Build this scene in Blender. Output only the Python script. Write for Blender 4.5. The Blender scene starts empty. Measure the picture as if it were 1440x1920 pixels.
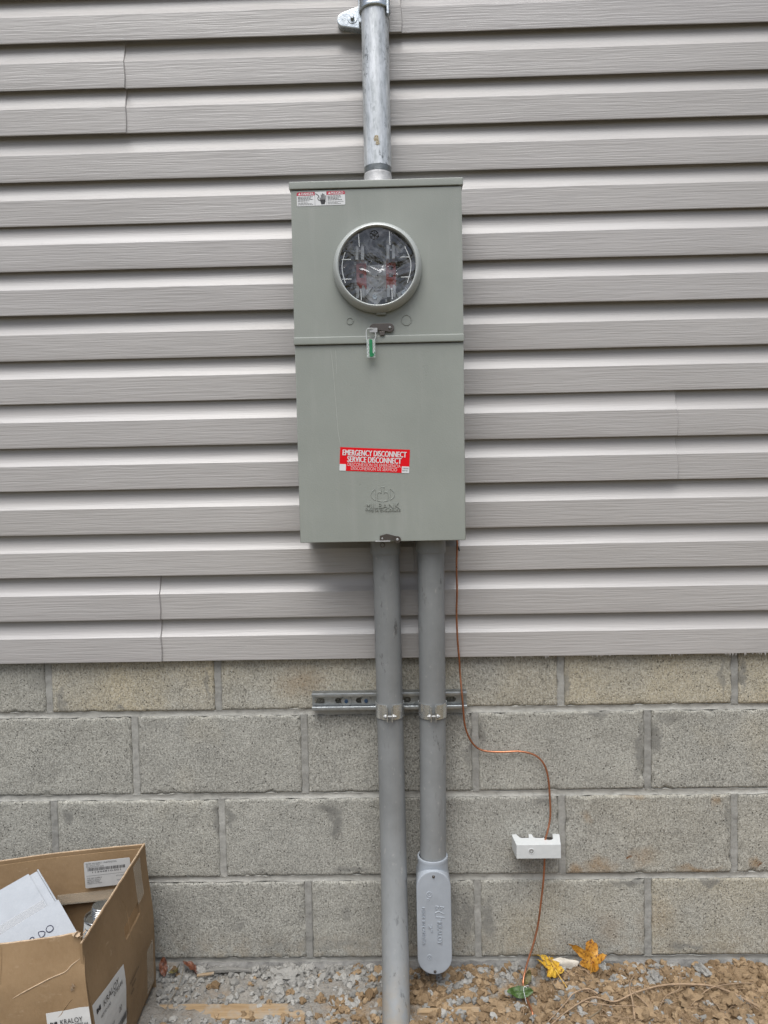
import bpy, bmesh, math, random
import numpy as np
from mathutils import Vector, Matrix, noise

random.seed(7)
S = bpy.context.scene
COL = S.collection
R = math.radians
PI = math.pi

# ------------------------------------------------------------------ camera
cd = bpy.data.cameras.new('camera')
cam = bpy.data.objects.new('camera', cd)
COL.objects.link(cam)
cd.sensor_fit = 'VERTICAL'
cd.sensor_height = 24.0
cd.lens = 17.5
cd.clip_start = 0.02
cd.clip_end = 2000
right = Vector((0.99962, 0.01980056, -0.01917798))
fwd = Vector((-0.02067605, 0.99870041, -0.04658314))
up = Vector((0.01823068, 0.04696196, 0.9987303))
m3 = Matrix((right, up, -fwd)).transposed()
cam.matrix_world = Matrix.Translation((0.2362, -1.7473, 1.1841)) @ m3.to_4x4()
S.camera = cam

# ------------------------------------------------------------------ sky and sun (overcast)
W = bpy.data.worlds.new('World')
S.world = W
W.use_nodes = True
wn = W.node_tree.nodes
wl = W.node_tree.links
wn.clear()
sky = wn.new('ShaderNodeTexSky')
sky.sky_type = 'NISHITA'
sky.sun_disc = False
sky.sun_elevation = R(66)
sky.sun_rotation = R(193)
sky.air_density = 1.0
sky.dust_density = 4.0
hs = wn.new('ShaderNodeHueSaturation')
hs.inputs['Saturation'].default_value = 0.75
bg = wn.new('ShaderNodeBackground')
bg.inputs['Strength'].default_value = 0.062
wo = wn.new('ShaderNodeOutputWorld')
wl.new(sky.outputs[0], hs.inputs['Color'])
wl.new(hs.outputs[0], bg.inputs['Color'])
wl.new(bg.outputs[0], wo.inputs['Surface'])
sd = bpy.data.lights.new('sun', 'SUN')
sun = bpy.data.objects.new('sun', sd)
COL.objects.link(sun)
sd.energy = 1.5
sd.angle = R(52)
sd.color = (0.945, 0.977, 1.0)
sdir = Vector((-0.22 * math.cos(R(66)), -0.975 * math.cos(R(66)), math.sin(R(66)))).normalized()
sun.rotation_euler = sdir.to_track_quat('Z', 'Y').to_euler()
S.view_settings.view_transform = 'Standard'
S.view_settings.look = 'None'
S.view_settings.exposure = 1.36
S.view_settings.gamma = 1.0
S.view_settings.use_curve_mapping = False


# ------------------------------------------------------------------ material helpers
class NT:
    def __init__(s, name):
        s.m = bpy.data.materials.new(name)
        s.m.use_nodes = True
        s.t = s.m.node_tree
        s.b = s.t.nodes['Principled BSDF']
        s.out = s.t.nodes['Material Output']

    def n(s, k, **kw):
        x = s.t.nodes.new(k)
        for a, v in kw.items():
            setattr(x, a, v)
        return x

    def l(s, a, b):
        s.t.links.new(a, b)

    def val(s, sock, v):
        if hasattr(v, 'default_value') or hasattr(v, 'is_linked'):
            s.l(v, sock)
        else:
            sock.default_value = v

    def pos(s):
        return s.n('ShaderNodeNewGeometry').outputs['Position']

    def obj(s):
        return s.n('ShaderNodeTexCoord').outputs['Object']

    def mapv(s, v, scale=(1, 1, 1), rot=(0, 0, 0)):
        x = s.n('ShaderNodeMapping')
        s.l(v, x.inputs[0])
        x.inputs['Scale'].default_value = scale
        x.inputs['Rotation'].default_value = rot
        return x.outputs[0]

    def noise(s, v, sc, det=4, rough=0.55, dist=0.0):
        x = s.n('ShaderNodeTexNoise')
        s.l(v, x.inputs['Vector'])
        x.inputs['Scale'].default_value = sc
        x.inputs['Detail'].default_value = det
        x.inputs['Roughness'].default_value = rough
        x.inputs['Distortion'].default_value = dist
        return x.outputs['Fac']

    def vor(s, v, sc, feat='F1'):
        x = s.n('ShaderNodeTexVoronoi', feature=feat)
        s.l(v, x.inputs['Vector'])
        x.inputs['Scale'].default_value = sc
        return x.outputs[0]

    def ramp(s, f, a, b, lo=0.0, hi=1.0):
        x = s.n('ShaderNodeMapRange')
        x.clamp = True
        s.l(f, x.inputs[0])
        x.inputs[1].default_value = a
        x.inputs[2].default_value = b
        x.inputs[3].default_value = lo
        x.inputs[4].default_value = hi
        return x.outputs[0]

    def math(s, op, a, b=0.0, c=0.0):
        x = s.n('ShaderNodeMath', operation=op)
        s.val(x.inputs[0], a)
        s.val(x.inputs[1], b)
        if op == 'MULTIPLY_ADD':
            s.val(x.inputs[2], c)
        return x.outputs[0]

    def vmath(s, op, a, b):
        x = s.n('ShaderNodeVectorMath', operation=op)
        s.val(x.inputs[0], a)
        s.val(x.inputs[1], b)
        return x.outputs['Value'] if op in ('LENGTH', 'DOT_PRODUCT', 'DISTANCE') else x.outputs[0]

    def mix(s, f, a, b, blend='MIX', k=0.76):
        x = s.n('ShaderNodeMix', data_type='RGBA', blend_type=blend)
        s.val(x.inputs[0], f)
        for i, v in ((6, a), (7, b)):
            if isinstance(v, (tuple, list)):
                x.inputs[i].default_value = (*(min(1.0, q * k) for q in v[:3]), 1)
            else:
                s.l(v, x.inputs[i])
        return x.outputs[2]

    def attr(s, name, typ='GEOMETRY', out='Fac'):
        x = s.n('ShaderNodeAttribute', attribute_type=typ, attribute_name=name)
        return x.outputs[out]

    def bump(s, h, dist, strength=1.0, prev=None):
        x = s.n('ShaderNodeBump')
        s.l(h, x.inputs['Height'])
        x.inputs['Distance'].default_value = dist
        s.val(x.inputs['Strength'], strength)
        if prev is not None:
            s.l(prev, x.inputs['Normal'])
        return x.outputs[0]

    def set(s, color=None, rough=None, metal=None, normal=None, spec=None):
        b = s.b
        if color is not None:
            if isinstance(color, (tuple, list)):
                b.inputs['Base Color'].default_value = (*color[:3], 1)
            else:
                s.l(color, b.inputs['Base Color'])
        if rough is not None:
            s.val(b.inputs['Roughness'], rough)
        if metal is not None:
            s.val(b.inputs['Metallic'], metal)
        if spec is not None:
            b.inputs['Specular IOR Level'].default_value = spec
        if normal is not None:
            s.l(normal, b.inputs['Normal'])
        return s.m


def simple(name, col, rough=0.5, metal=0.0, var=0.12, sc=30.0, bumpd=0.0, bsc=300.0, spec=None):
    t = NT(name)
    p = t.pos()
    f = t.noise(p, sc, 5, 0.6)
    dark = tuple(c * (1 - var) for c in col)
    lite = tuple(min(1, c * (1 + var)) for c in col)
    c = t.mix(t.ramp(f, 0.3, 0.7), dark, lite)
    r = t.ramp(t.noise(p, sc * 2.3, 4), 0.3, 0.7, max(0.03, rough - 0.08), min(1, rough + 0.08))
    n = t.bump(t.noise(p, bsc, 3), bumpd) if bumpd else None
    return t.set(c, r, metal, n, spec)


M = {}


def build_materials():
    # vinyl siding with pressed wood grain
    t = NT('vinyl_siding')
    p = t.pos()
    g = t.attr('grain')
    warp = t.noise(t.mapv(p, (2.2, 0, 7)), 3.0, 2)
    pw = t.n('ShaderNodeCombineXYZ')
    t.l(t.math('MULTIPLY', warp, 0.007), pw.inputs[2])
    pv = t.vmath('ADD', p, pw.outputs[0])
    g1 = t.noise(t.mapv(pv, (7, 0, 235)), 1.0, 2, 0.5)
    g2 = t.noise(t.mapv(pv, (17, 0, 560)), 1.0, 2, 0.5)
    h = t.math('ADD', t.math('MULTIPLY', g1, 0.65), t.math('MULTIPLY', g2, 0.35))
    groove = t.ramp(h, 0.34, 0.62, 0.0, 1.0)
    br = t.bump(groove, 0.0010, t.math('MULTIPLY_ADD', g, 0.30, 0.06))
    big = t.noise(t.mapv(p, (1.3, 1, 5)), 1.5, 3)
    c = t.mix(t.ramp(big, 0.3, 0.7), (0.450, 0.425, 0.404), (0.490, 0.464, 0.443))
    oi = t.n('ShaderNodeObjectInfo')
    c = t.mix(1.0, c, t.mix(oi.outputs['Random'], (0.95, 0.95, 0.955), (1.0, 1.0, 0.99), k=1.0), 'MULTIPLY')
    gm = t.math('MULTIPLY', t.ramp(h, 0.40, 0.52, 1.0, 0.0), t.math('MULTIPLY', g, 0.15))
    c = t.mix(gm, c, (0.26, 0.245, 0.235))
    spk = t.ramp(t.vor(p, 42), 0.02, 0.035, 1.0, 0.0)
    spk = t.math('MULTIPLY', spk, t.ramp(t.noise(p, 9, 2), 0.6, 0.66))
    c = t.mix(t.math('MULTIPLY', spk, 0.45), c, (0.12, 0.1, 0.09))
    M['siding'] = t.set(c, t.ramp(big, 0.3, 0.7, 0.30, 0.38), 0, br, 0.5)

    # concrete block, split into grey and buff blocks by the object property "buff"
    t = NT('concrete_block')
    p = t.pos()
    buff = t.attr('buff', 'OBJECT')
    tone = t.attr('tone', 'OBJECT')
    fine = t.noise(t.mapv(p, (300, 300, 235)), 1.0, 3, 0.6)
    cellv = t.n('ShaderNodeTexVoronoi')
    t.l(t.mapv(p, (1, 1, 0.7)), cellv.inputs['Vector'])
    cellv.inputs['Scale'].default_value = 390
    crn = t.n('ShaderNodeSeparateColor')
    t.l(cellv.outputs['Color'], crn.inputs[0])
    cell = crn.outputs[0]
    stri = t.noise(t.mapv(p, (290, 200, 88)), 1.0, 2, 0.5)
    pits = t.vor(t.mapv(p, (1, 1, 0.62)), 170)
    blot = t.noise(p, 11, 4, 0.6)
    blot2 = t.noise(p, 4.2, 3, 0.55)
    grey = t.mix(t.ramp(blot, 0.32, 0.68), (0.375, 0.363, 0.320), (0.500, 0.484, 0.425))
    tan = t.mix(t.ramp(blot, 0.32, 0.68), (0.52, 0.445, 0.30), (0.63, 0.54, 0.375))
    bm = t.math('MULTIPLY', buff, t.ramp(blot2, 0.36, 0.58, 0.25, 1.0))
    bm = t.math('MAXIMUM', bm, t.ramp(t.noise(p, 3.1, 3, 0.5), 0.56, 0.72, 0.0, 0.45))
    c = t.mix(bm, grey, tan)
    c = t.mix(1.0, c, t.mix(tone, (0.90, 0.91, 0.93), (1.0, 1.0, 0.985), k=1.0), 'MULTIPLY')
    c = t.mix(t.ramp(cell, 0.55, 1.0, 0.0, 0.32), c, (0.74, 0.71, 0.63))
    c = t.mix(t.ramp(cell, 0.0, 0.30, 0.40, 0.0), c, (0.15, 0.142, 0.12))
    c = t.mix(t.ramp(fine, 0.34, 0.47, 0.5, 0.0), c, (0.13, 0.122, 0.104))
    c = t.mix(t.ramp(stri, 0.32, 0.48, 0.34, 0.0), c, (0.16, 0.15, 0.125))
    c = t.mix(t.ramp(stri, 0.54, 0.70, 0.0, 0.32), c, (0.70, 0.675, 0.58))
    pm = t.math('MULTIPLY', t.ramp(pits, 0.14, 0.30, 1.0, 0.0), t.ramp(t.noise(p, 60, 2), 0.5, 0.58))
    c = t.mix(t.math('MULTIPLY', pm, 0.42), c, (0.10, 0.092, 0.078))
    wob = t.n('ShaderNodeTexNoise')
    t.l(p, wob.inputs['Vector'])
    wob.inputs['Scale'].default_value = 26
    wob.inputs['Detail'].default_value = 4
    wv = t.vmath('MULTIPLY', t.vmath('SUBTRACT', wob.outputs['Color'], (0.5, 0.5, 0.5)), (0.06, 0, 0.06))
    pq = t.vmath('ADD', p, wv)

    def blotch(lst, edge=0.45):
        acc = None
        for (x, z, rx, rz, k) in lst:
            d = t.vmath('MULTIPLY', t.vmath('SUBTRACT', pq, (x, 0, z)), (1 / rx, 0, 1 / rz))
            f = t.ramp(t.vmath('LENGTH', d, (0, 0, 0)), edge, 1.0, k, 0.0)
            acc = f if acc is None else t.math('MAXIMUM', acc, f)
        return acc
    # smears of dark grey mortar next to the joints
    sm = blotch([(0.055, 0.395, 0.045, 0.018, 0.8), (0.068, 0.355, 0.022, 0.045, 0.85), (-0.575, 0.375, 0.02, 0.028, 0.8),
                 (-0.215, 0.365, 0.014, 0.045, 0.7), (-0.185, 0.375, 0.012, 0.04, 0.7),
                 (0.83, 0.555, 0.020, 0.05, 0.75), (0.79, 0.53, 0.012, 0.08, 0.7), (0.70, 0.617, 0.05, 0.012, 0.7),
                 (0.86, 0.605, 0.04, 0.014, 0.5), (0.77, 0.21, 0.05, 0.012, 0.8), (0.96, 0.21, 0.04, 0.010, 0.7),
                 (0.43, 0.12, 0.02, 0.07, 0.7), (0.38, 0.13, 0.02, 0.07, 0.6), (0.34, 0.15, 0.03, 0.06, 0.55),
                 (0.625, 0.69, 0.012, 0.05, 0.7), (1.035, 0.70, 0.01, 0.05, 0.75), (0.985, 0.70, 0.008, 0.06, 0.6),
                 (0.10, 0.245, 0.05, 0.012, 0.75), (0.09, 0.14, 0.016, 0.03, 0.5), (-0.36, 0.60, 0.05, 0.014, 0.35),
                 (-0.63, 0.71, 0.03, 0.03, 0.45), (-0.58, 0.66, 0.012, 0.05, 0.6), (-0.23, 0.70, 0.008, 0.05, 0.6),
                 (-0.44, 0.645, 0.018, 0.008, 0.7), (0.42, 0.57, 0.012, 0.05, 0.6), (0.39, 0.52, 0.01, 0.06, 0.6),
                 (0.565, 0.41, 0.03, 0.012, 0.6), (1.0, 0.36, 0.014, 0.05, 0.45), (0.0, 0.06, 0.2, 0.02, 0.35),
                 (0.9, 0.05, 0.05, 0.012, 0.7), (-0.17, 0.10, 0.02, 0.012, 0.6)])
    c = t.mix(sm, c, t.mix(t.ramp(blot, 0.3, 0.7), (0.165, 0.16, 0.143), (0.23, 0.223, 0.20)))
    # rust bleeding out of the block
    ru = blotch([(0.64, 0.24, 0.03, 0.022, 0.75), (0.70, 0.25, 0.05, 0.03, 0.6), (0.80, 0.27, 0.05, 0.03, 0.4), (0.93, 0.238, 0.07, 0.014, 0.75),
                 (0.975, 0.40, 0.02, 0.02, 0.6), (0.78, 0.415, 0.03, 0.012, 0.45), (0.665, 0.37, 0.02, 0.02, 0.4),
                 (1.06, 0.25, 0.02, 0.02, 0.7), (0.0, 0.70, 0.08, 0.045, 0.4), (0.72, 0.1, 0.05, 0.05, 0.25), (0.83, 0.12, 0.06, 0.06, 0.25)], 0.2)
    c = t.mix(t.math('MULTIPLY', ru, t.ramp(fine, 0.3, 0.6, 0.5, 1.0)), c, (0.33, 0.20, 0.085))
    spot = blotch([(0.765, 0.267, 0.009, 0.006, 1.0), (0.10, 0.02, 0.01, 0.01, 0.1), (1.075, 0.245, 0.008, 0.007, 0.9)], 0.3)
    c = t.mix(spot, c, (0.20, 0.09, 0.03))
    sz_ = t.n('ShaderNodeSeparateXYZ')
    t.l(p, sz_.inputs[0])
    spl = t.math('MULTIPLY', t.ramp(sz_.outputs[2], 0.02, 0.11, 0.45, 0.0), t.ramp(t.noise(p, 34, 5, 0.65), 0.42, 0.62))
    c = t.mix(spl, c, (0.34, 0.27, 0.18))
    smi = t.math('SUBTRACT', 1.0, t.math('MULTIPLY', sm, 0.8))
    n1 = t.bump(t.math('ADD', fine, t.math('MULTIPLY', cell, 0.4)), 0.0022, smi)
    n2 = t.bump(stri, 0.0012, t.math('MULTIPLY', smi, 0.8), n1)
    n3 = t.bump(t.math('SUBTRACT', 1.0, pm), 0.002, 0.9, n2)
    M['block'] = t.set(c, 0.92, 0, n3, 0.25)

    t = NT('mortar')
    p = t.pos()
    f = t.noise(p, 60, 5, 0.65)
    f2 = t.noise(t.mapv(p, (5, 5, 20)), 1.0, 4)
    dk = t.attr('dark', 'OBJECT')
    a = t.mix(t.ramp(f2, 0.35, 0.65), (0.40, 0.387, 0.345), (0.52, 0.505, 0.455))
    b = t.mix(t.ramp(f2, 0.35, 0.65), (0.24, 0.233, 0.21), (0.38, 0.37, 0.338))
    c = t.mix(dk, a, b)
    c = t.mix(t.ramp(f, 0.3, 0.5, 0.4, 0), c, (0.15, 0.142, 0.13))
    M['mortar'] = t.set(c, 0.9, 0, t.bump(f, 0.0025), 0.25)

    t = NT('footing_concrete')
    p = t.pos()
    f = t.noise(p, 45, 6, 0.65)
    c = t.mix(t.ramp(f, 0.3, 0.7), (0.13, 0.126, 0.118), (0.30, 0.29, 0.27))
    c = t.mix(t.ramp(t.noise(p, 7, 3), 0.55, 0.7, 0, 0.35), c, (0.30, 0.22, 0.13))
    M['footing'] = t.set(c, 0.95, 0, t.bump(f, 0.006), 0.2)

    # soil: tan clay, with pale grey mortar dust towards the left
    t = NT('soil')
    p = t.pos()
    f = t.noise(p, 38, 6, 0.7)
    f2 = t.noise(p, 170, 4, 0.65)
    pat = t.noise(p, 6.5, 4, 0.6)
    c = t.mix(t.ramp(f, 0.3, 0.7), (0.22, 0.145, 0.08), (0.40, 0.285, 0.17))
    dust = t.mix(t.ramp(f, 0.3, 0.7), (0.21, 0.192, 0.165), (0.37, 0.345, 0.305))
    sep = t.n('ShaderNodeSeparateXYZ')
    t.l(p, sep.inputs[0])
    lx = t.ramp(sep.outputs[0], -0.1, 0.5, 0.20, -0.12)
    ly = t.ramp(sep.outputs[1], -0.12, -0.02, 0.0, 0.12)
    pm = t.ramp(t.math('ADD', t.math('ADD', pat, lx), ly), 0.50, 0.64)
    c = t.mix(pm, c, dust)
    far = t.ramp(t.vmath('LENGTH', t.vmath('SUBTRACT', p, (0.2, 0, 0)), (0, 0, 0)), 1.0, 2.2)
    grass = t.mix(t.ramp(t.noise(p, 3, 5), 0.35, 0.65), (0.07, 0.065, 0.03), (0.15, 0.12, 0.065))  # unseen far ground, coloured dark to cut light bounced onto the siding
    c = t.mix(t.math('MULTIPLY', far, t.ramp(t.noise(p, 0.8, 5), 0.30, 0.5, 0.55, 1.0)), c, grass)
    c = t.mix(t.ramp(f2, 0.28, 0.45, 0.5, 0), c, (0.09, 0.065, 0.04))
    n = t.bump(f2, 0.004, 1.0, t.bump(f, 0.008))
    M['soil'] = t.set(c, 0.95, 0, n, 0.2)

    for nm, a, b in (('clod_tan', (0.14, 0.088, 0.045), (0.40, 0.285, 0.17)), ('rubble_grey', (0.19, 0.182, 0.165), (0.43, 0.415, 0.38))):
        t = NT(nm)
        p = t.pos()
        cr = t.attr('rnd')
        f = t.noise(p, 160, 5, 0.7)
        c = t.mix(t.math('MULTIPLY_ADD', cr, 0.75, t.math('MULTIPLY', f, 0.3)), a, b)
        M[nm] = t.set(c, 0.95, 0, t.bump(f, 0.003), 0.2)

    # enclosure paint: light grey powder coat with faint orange peel and dust
    t = NT('enclosure_paint')
    p = t.pos()
    f = t.noise(p, 6, 4)
    sp = t.noise(p, 420, 2, 0.6)
    c = t.mix(t.ramp(f, 0.3, 0.7), (0.300, 0.316, 0.279), (0.338, 0.354, 0.314))
    c = t.mix(t.ramp(sp, 0.62, 0.74, 0, 0.25), c, (0.36, 0.375, 0.34))
    c = t.mix(t.math('MULTIPLY', t.ramp(t.noise(t.mapv(p, (40, 1, 5)), 1.0, 4), 0.55, 0.75), 0.22), c, (0.42, 0.42, 0.385))
    M['paint'] = t.set(c, t.ramp(t.noise(p, 11, 5, 0.6), 0.3, 0.7, 0.27, 0.46), 0, t.bump(sp, 0.00025), 0.5)
    t = NT('scratch')
    M['scratch'] = t.set(t.mix(t.noise(t.pos(), 90, 3), (0.36, 0.37, 0.33), (0.56, 0.57, 0.52)), 0.6)

    M['ring_paint'] = simple('ring_enamel', (0.47, 0.49, 0.465), 0.2, 0, 0.03, 20, spec=0.6)
    # hot dip galvanised steel with spangle
    t = NT('galvanised')
    p = t.obj()
    v1 = t.n('ShaderNodeTexVoronoi')
    t.l(t.mapv(p, (1, 1, 0.5)), v1.inputs['Vector'])
    v1.inputs['Scale'].default_value = 190
    vs_ = t.n('ShaderNodeSeparateColor')
    t.l(v1.outputs['Color'], vs_.inputs[0])
    n1 = t.noise(t.mapv(p, (1, 1, 0.16)), 95, 5, 0.7)
    n2 = t.noise(p, 14, 4, 0.6)
    c = t.mix(t.ramp(n1, 0.36, 0.64), (0.42, 0.445, 0.45), (0.92, 0.94, 0.94))
    c = t.mix(t.ramp(vs_.outputs[0], 0.0, 1.0, 0.0, 0.35), c, (0.95, 0.97, 0.98))
    pit = t.ramp(t.noise(t.mapv(p, (1.6, 1.6, 0.8)), 95, 4, 0.75), 0.54, 0.60)
    pit = t.math('MULTIPLY', pit, t.ramp(t.noise(t.mapv(p, (1, 1, 0.3)), 24, 3), 0.48, 0.56))
    c = t.mix(t.math('MULTIPLY', pit, 0.8), c, (0.16, 0.17, 0.17))
    r = t.ramp(n1, 0.3, 0.7, 0.42, 0.26)
    M['galv'] = t.set(c, r, 0.35, t.bump(n2, 0.002, 0.5, t.bump(n1, 0.0006, 0.5)), 0.5)

    M['zinc'] = simple('zinc_plate', (0.66, 0.70, 0.71), 0.30, 0.9, 0.14, 60, 0.0003, 260)
    M['zinc_dull'] = simple('zinc_strut', (0.47, 0.49, 0.49), 0.42, 0.85, 0.22, 70, 0.0005, 300)
    M['zinc_yellow'] = simple('zinc_clamp', (0.88, 0.89, 0.86), 0.22, 0.85, 0.14, 45, 0.0003, 260)
    M['steel_dark'] = simple('latch_steel', (0.15, 0.13, 0.115), 0.38, 0.85, 0.12, 70)
    M['steel'] = simple('bare_steel', (0.44, 0.44, 0.43), 0.5, 0.5, 0.15, 90)
    M['blue_bolt'] = simple('blue_screw_head', (0.035, 0.075, 0.15), 0.4, 0.4)
    M['black'] = simple('black_plastic', (0.018, 0.018, 0.018), 0.5)
    M['copper'] = simple('copper_wire', (0.56, 0.235, 0.125), 0.33, 0.8, 0.2, 40, 0.0002, 200)
    M['aluminium'] = simple('aluminium_hub', (0.50, 0.495, 0.49), 0.6, 0.3, 0.15, 90, 0.0006, 260)
    M['white_plastic'] = simple('white_plastic', (0.66, 0.675, 0.66), 0.42, 0, 0.04, 90, 0.0002, 300)

    # grey PVC pipe: faint lengthwise extrusion lines, scuffs and dust
    for nm, base in (('pvc', (0.262, 0.270, 0.267)), ('pvc_body', (0.385, 0.415, 0.447))):
        t = NT(nm)
        p = t.pos()
        ln = t.noise(t.mapv(p, (230, 230, 3)), 1.0, 3, 0.5)
        f = t.noise(p, 12, 5, 0.65)
        c = t.mix(t.ramp(f, 0.3, 0.7), tuple(x * 0.88 for x in base), tuple(x * 1.1 for x in base))
        if nm == 'pvc':
            c = t.mix(t.ramp(ln, 0.52, 0.72, 0, 0.35), c, (0.30, 0.30, 0.285))
            sc = t.math('MULTIPLY', t.ramp(t.noise(t.mapv(p, (60, 60, 18)), 1.0, 5, 0.7), 0.585, 0.66), t.ramp(t.noise(p, 7, 2), 0.42, 0.58))
            c = t.mix(t.math('MULTIPLY', sc, 0.75), c, (0.075, 0.075, 0.073))
            du = t.math('MULTIPLY', t.ramp(t.noise(t.mapv(p, (90, 90, 40)), 1.0, 4, 0.7), 0.62, 0.72), 0.6)
            c = t.mix(du, c, (0.42, 0.41, 0.38))
            sepz = t.n('ShaderNodeSeparateXYZ')
            t.l(p, sepz.inputs[0])
            mud = t.math('MULTIPLY', t.ramp(sepz.outputs[2], 0.0, 0.13, 0.55, 0.0), t.ramp(t.noise(p, 45, 4), 0.4, 0.65))
            c = t.mix(mud, c, (0.36, 0.28, 0.18))
        M[nm] = t.set(c, t.ramp(f, 0.3, 0.7, 0.33, 0.45), 0, t.bump(ln, 0.0003, 0.6), 0.5)

    # corrugated cardboard
    t = NT('cardboard')
    p = t.pos()
    fib = t.noise(t.mapv(p, (160, 160, 90)), 1.0, 5, 0.7)
    big = t.noise(p, 9, 4, 0.6)
    c = t.mix(t.ramp(big, 0.3, 0.7), (0.25, 0.158, 0.078), (0.305, 0.20, 0.105))
    c = t.mix(t.ramp(fib, 0.35, 0.65, 0.0, 0.25), c, (0.36, 0.25, 0.145))
    wear = t.math('MULTIPLY', t.ramp(t.noise(t.mapv(p, (30, 30, 60)), 1.0, 5, 0.7), 0.62, 0.74), 0.5)
    c = t.mix(wear, c, (0.47, 0.35, 0.225))
    n = t.bump(fib, 0.0006, 0.6, t.bump(big, 0.006, 0.5))
    M['card'] = t.set(c, 0.82, 0, n, 0.3)
    M['card_edge'] = simple('cardboard_edge', (0.52, 0.38, 0.25), 0.9, 0, 0.25, 120, 0.001, 400)
    t = NT('packing_tape')
    t.set((0.62, 0.55, 0.44), 0.18)
    t.b.inputs['Alpha'].default_value = 0.22
    M['tape'] = t.m
    t = NT('clear_tape_white')
    t.set((0.45, 0.46, 0.47), 0.3)
    t.b.inputs['Alpha'].default_value = 0.35
    M['tape_w'] = t.m
    M['white_card'] = simple('white_carton', (0.40, 0.42, 0.445), 0.85, 0, 0.05, 25, 0.0006, 260)
    M['paper'] = simple('label_paper', (0.66, 0.65, 0.62), 0.55, 0, 0.05, 40)
    M['paper_w'] = simple('label_white', (0.78, 0.78, 0.77), 0.4, 0, 0.03, 60)
    M['ink'] = simple('black_ink', (0.022, 0.02, 0.022), 0.6)
    M['ink_brown'] = simple('faint_ink', (0.11, 0.07, 0.035), 0.8)
    M['ink_pen'] = simple('pen_ink', (0.03, 0.03, 0.07), 0.6)
    M['red'] = simple('label_red', (0.80, 0.006, 0.012), 0.65, 0, 0.04, spec=0.15)
    M['red_dull'] = simple('danger_red', (0.56, 0.03, 0.065), 0.45, 0, 0.05)
    M['print_white'] = simple('white_print', (0.80, 0.78, 0.77), 0.45, 0, 0.02)
    M['print_pink'] = simple('thin_white_print', (0.80, 0.62, 0.60), 0.45, 0, 0.02)
    M['insul_red'] = simple('red_insulator', (0.66, 0.07, 0.05), 0.45, 0, 0.25, 80)
    M['socket_dark'] = simple('socket_black', (0.035, 0.033, 0.03), 0.5, 0, 0.5, 45, 0.002, 60)
    M['socket_plate'] = simple('socket_plate', (0.85, 0.845, 0.82), 0.5, 0.0, 0.22, 60)
    M['jaw'] = simple('tinned_jaw', (1.0, 0.98, 0.90), 0.35, 0.2, 0.2, 90)
    M['seal_green'] = simple('seal_green', (0.01, 0.22, 0.075), 0.35, 0, 0.2, 200)
    M['can_metal'] = simple('tin_can', (0.42, 0.42, 0.41), 0.22, 0.95, 0.25, 50, 0.0008, 90)
    M['can_label'] = simple('can_label', (0.60, 0.61, 0.60), 0.45, 0, 0.06, 40)

    # clear meter cover wrapped in creased film: reflects, with milky creases
    t = NT('clear_cover')
    p = t.pos()
    f = t.noise(p, 11, 3, 0.5, 1.5)
    f3 = t.noise(p, 24, 5, 0.6, 2.5)
    nb = t.bump(f, 0.011, 1.0)
    tr = t.n('ShaderNodeBsdfTransparent')
    tr.inputs[0].default_value = (0.93, 0.94, 0.94, 1)
    gl = t.n('ShaderNodeBsdfGlossy')
    gl.inputs['Roughness'].default_value = 0.06
    t.l(nb, gl.inputs['Normal'])
    di = t.n('ShaderNodeBsdfDiffuse')
    di.inputs[0].default_value = (0.52, 0.54, 0.58, 1)
    mx = t.n('ShaderNodeMixShader')
    t.l(t.ramp(f3, 0.47, 0.74, 0.0, 0.24), mx.inputs[0])
    t.l(tr.outputs[0], mx.inputs[1])
    t.l(di.outputs[0], mx.inputs[2])
    lw = t.n('ShaderNodeFresnel')
    lw.inputs[0].default_value = 1.5
    t.l(nb, lw.inputs['Normal'])
    mx2 = t.n('ShaderNodeMixShader')
    t.l(t.math('ADD', lw.outputs[0], 0.05), mx2.inputs[0])
    t.l(mx.outputs[0], mx2.inputs[1])
    t.l(gl.outputs[0], mx2.inputs[2])
    t.l(mx2.outputs[0], t.out.inputs[0])
    M['cover'] = t.m
    t = NT('clear_plastic')
    tr = t.n('ShaderNodeBsdfTransparent')
    tr.inputs[0].default_value = (0.92, 0.95, 0.93, 1)
    mx = t.n('ShaderNodeMixShader')
    t.l(t.ramp(t.noise(t.pos(), 260, 3), 0.35, 0.7, 0.12, 0.5), mx.inputs[0])
    t.set((0.78, 0.82, 0.80), 0.12)
    t.l(tr.outputs[0], mx.inputs[1])
    t.l(t.b.outputs[0], mx.inputs[2])
    t.l(mx.outputs[0], t.out.inputs[0])
    M['clear'] = t.m
    t = NT('clear_rib')
    t.set((0.72, 0.74, 0.74), 0.12)
    t.b.inputs['Alpha'].default_value = 0.6
    M['rib'] = t.m

    t = NT('weathered_lumber')
    p = t.pos()
    gr = t.noise(t.mapv(p, (8, 160, 160)), 1.0, 4, 0.6)
    c = t.mix(t.ramp(gr, 0.3, 0.7), (0.27, 0.18, 0.095), (0.42, 0.30, 0.175))
    c = t.mix(t.ramp(t.noise(p, 26, 5, 0.65), 0.45, 0.62, 0, 0.8), c, (0.33, 0.295, 0.245))
    M['wood'] = t.set(c, 0.85, 0, t.bump(gr, 0.001), 0.25)
    M['root'] = simple('root_bark', (0.34, 0.235, 0.145), 0.85, 0, 0.3, 90, 0.001, 200)
    M['twig'] = simple('dry_stem', (0.20, 0.16, 0.105), 0.85, 0, 0.3, 90)
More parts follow.
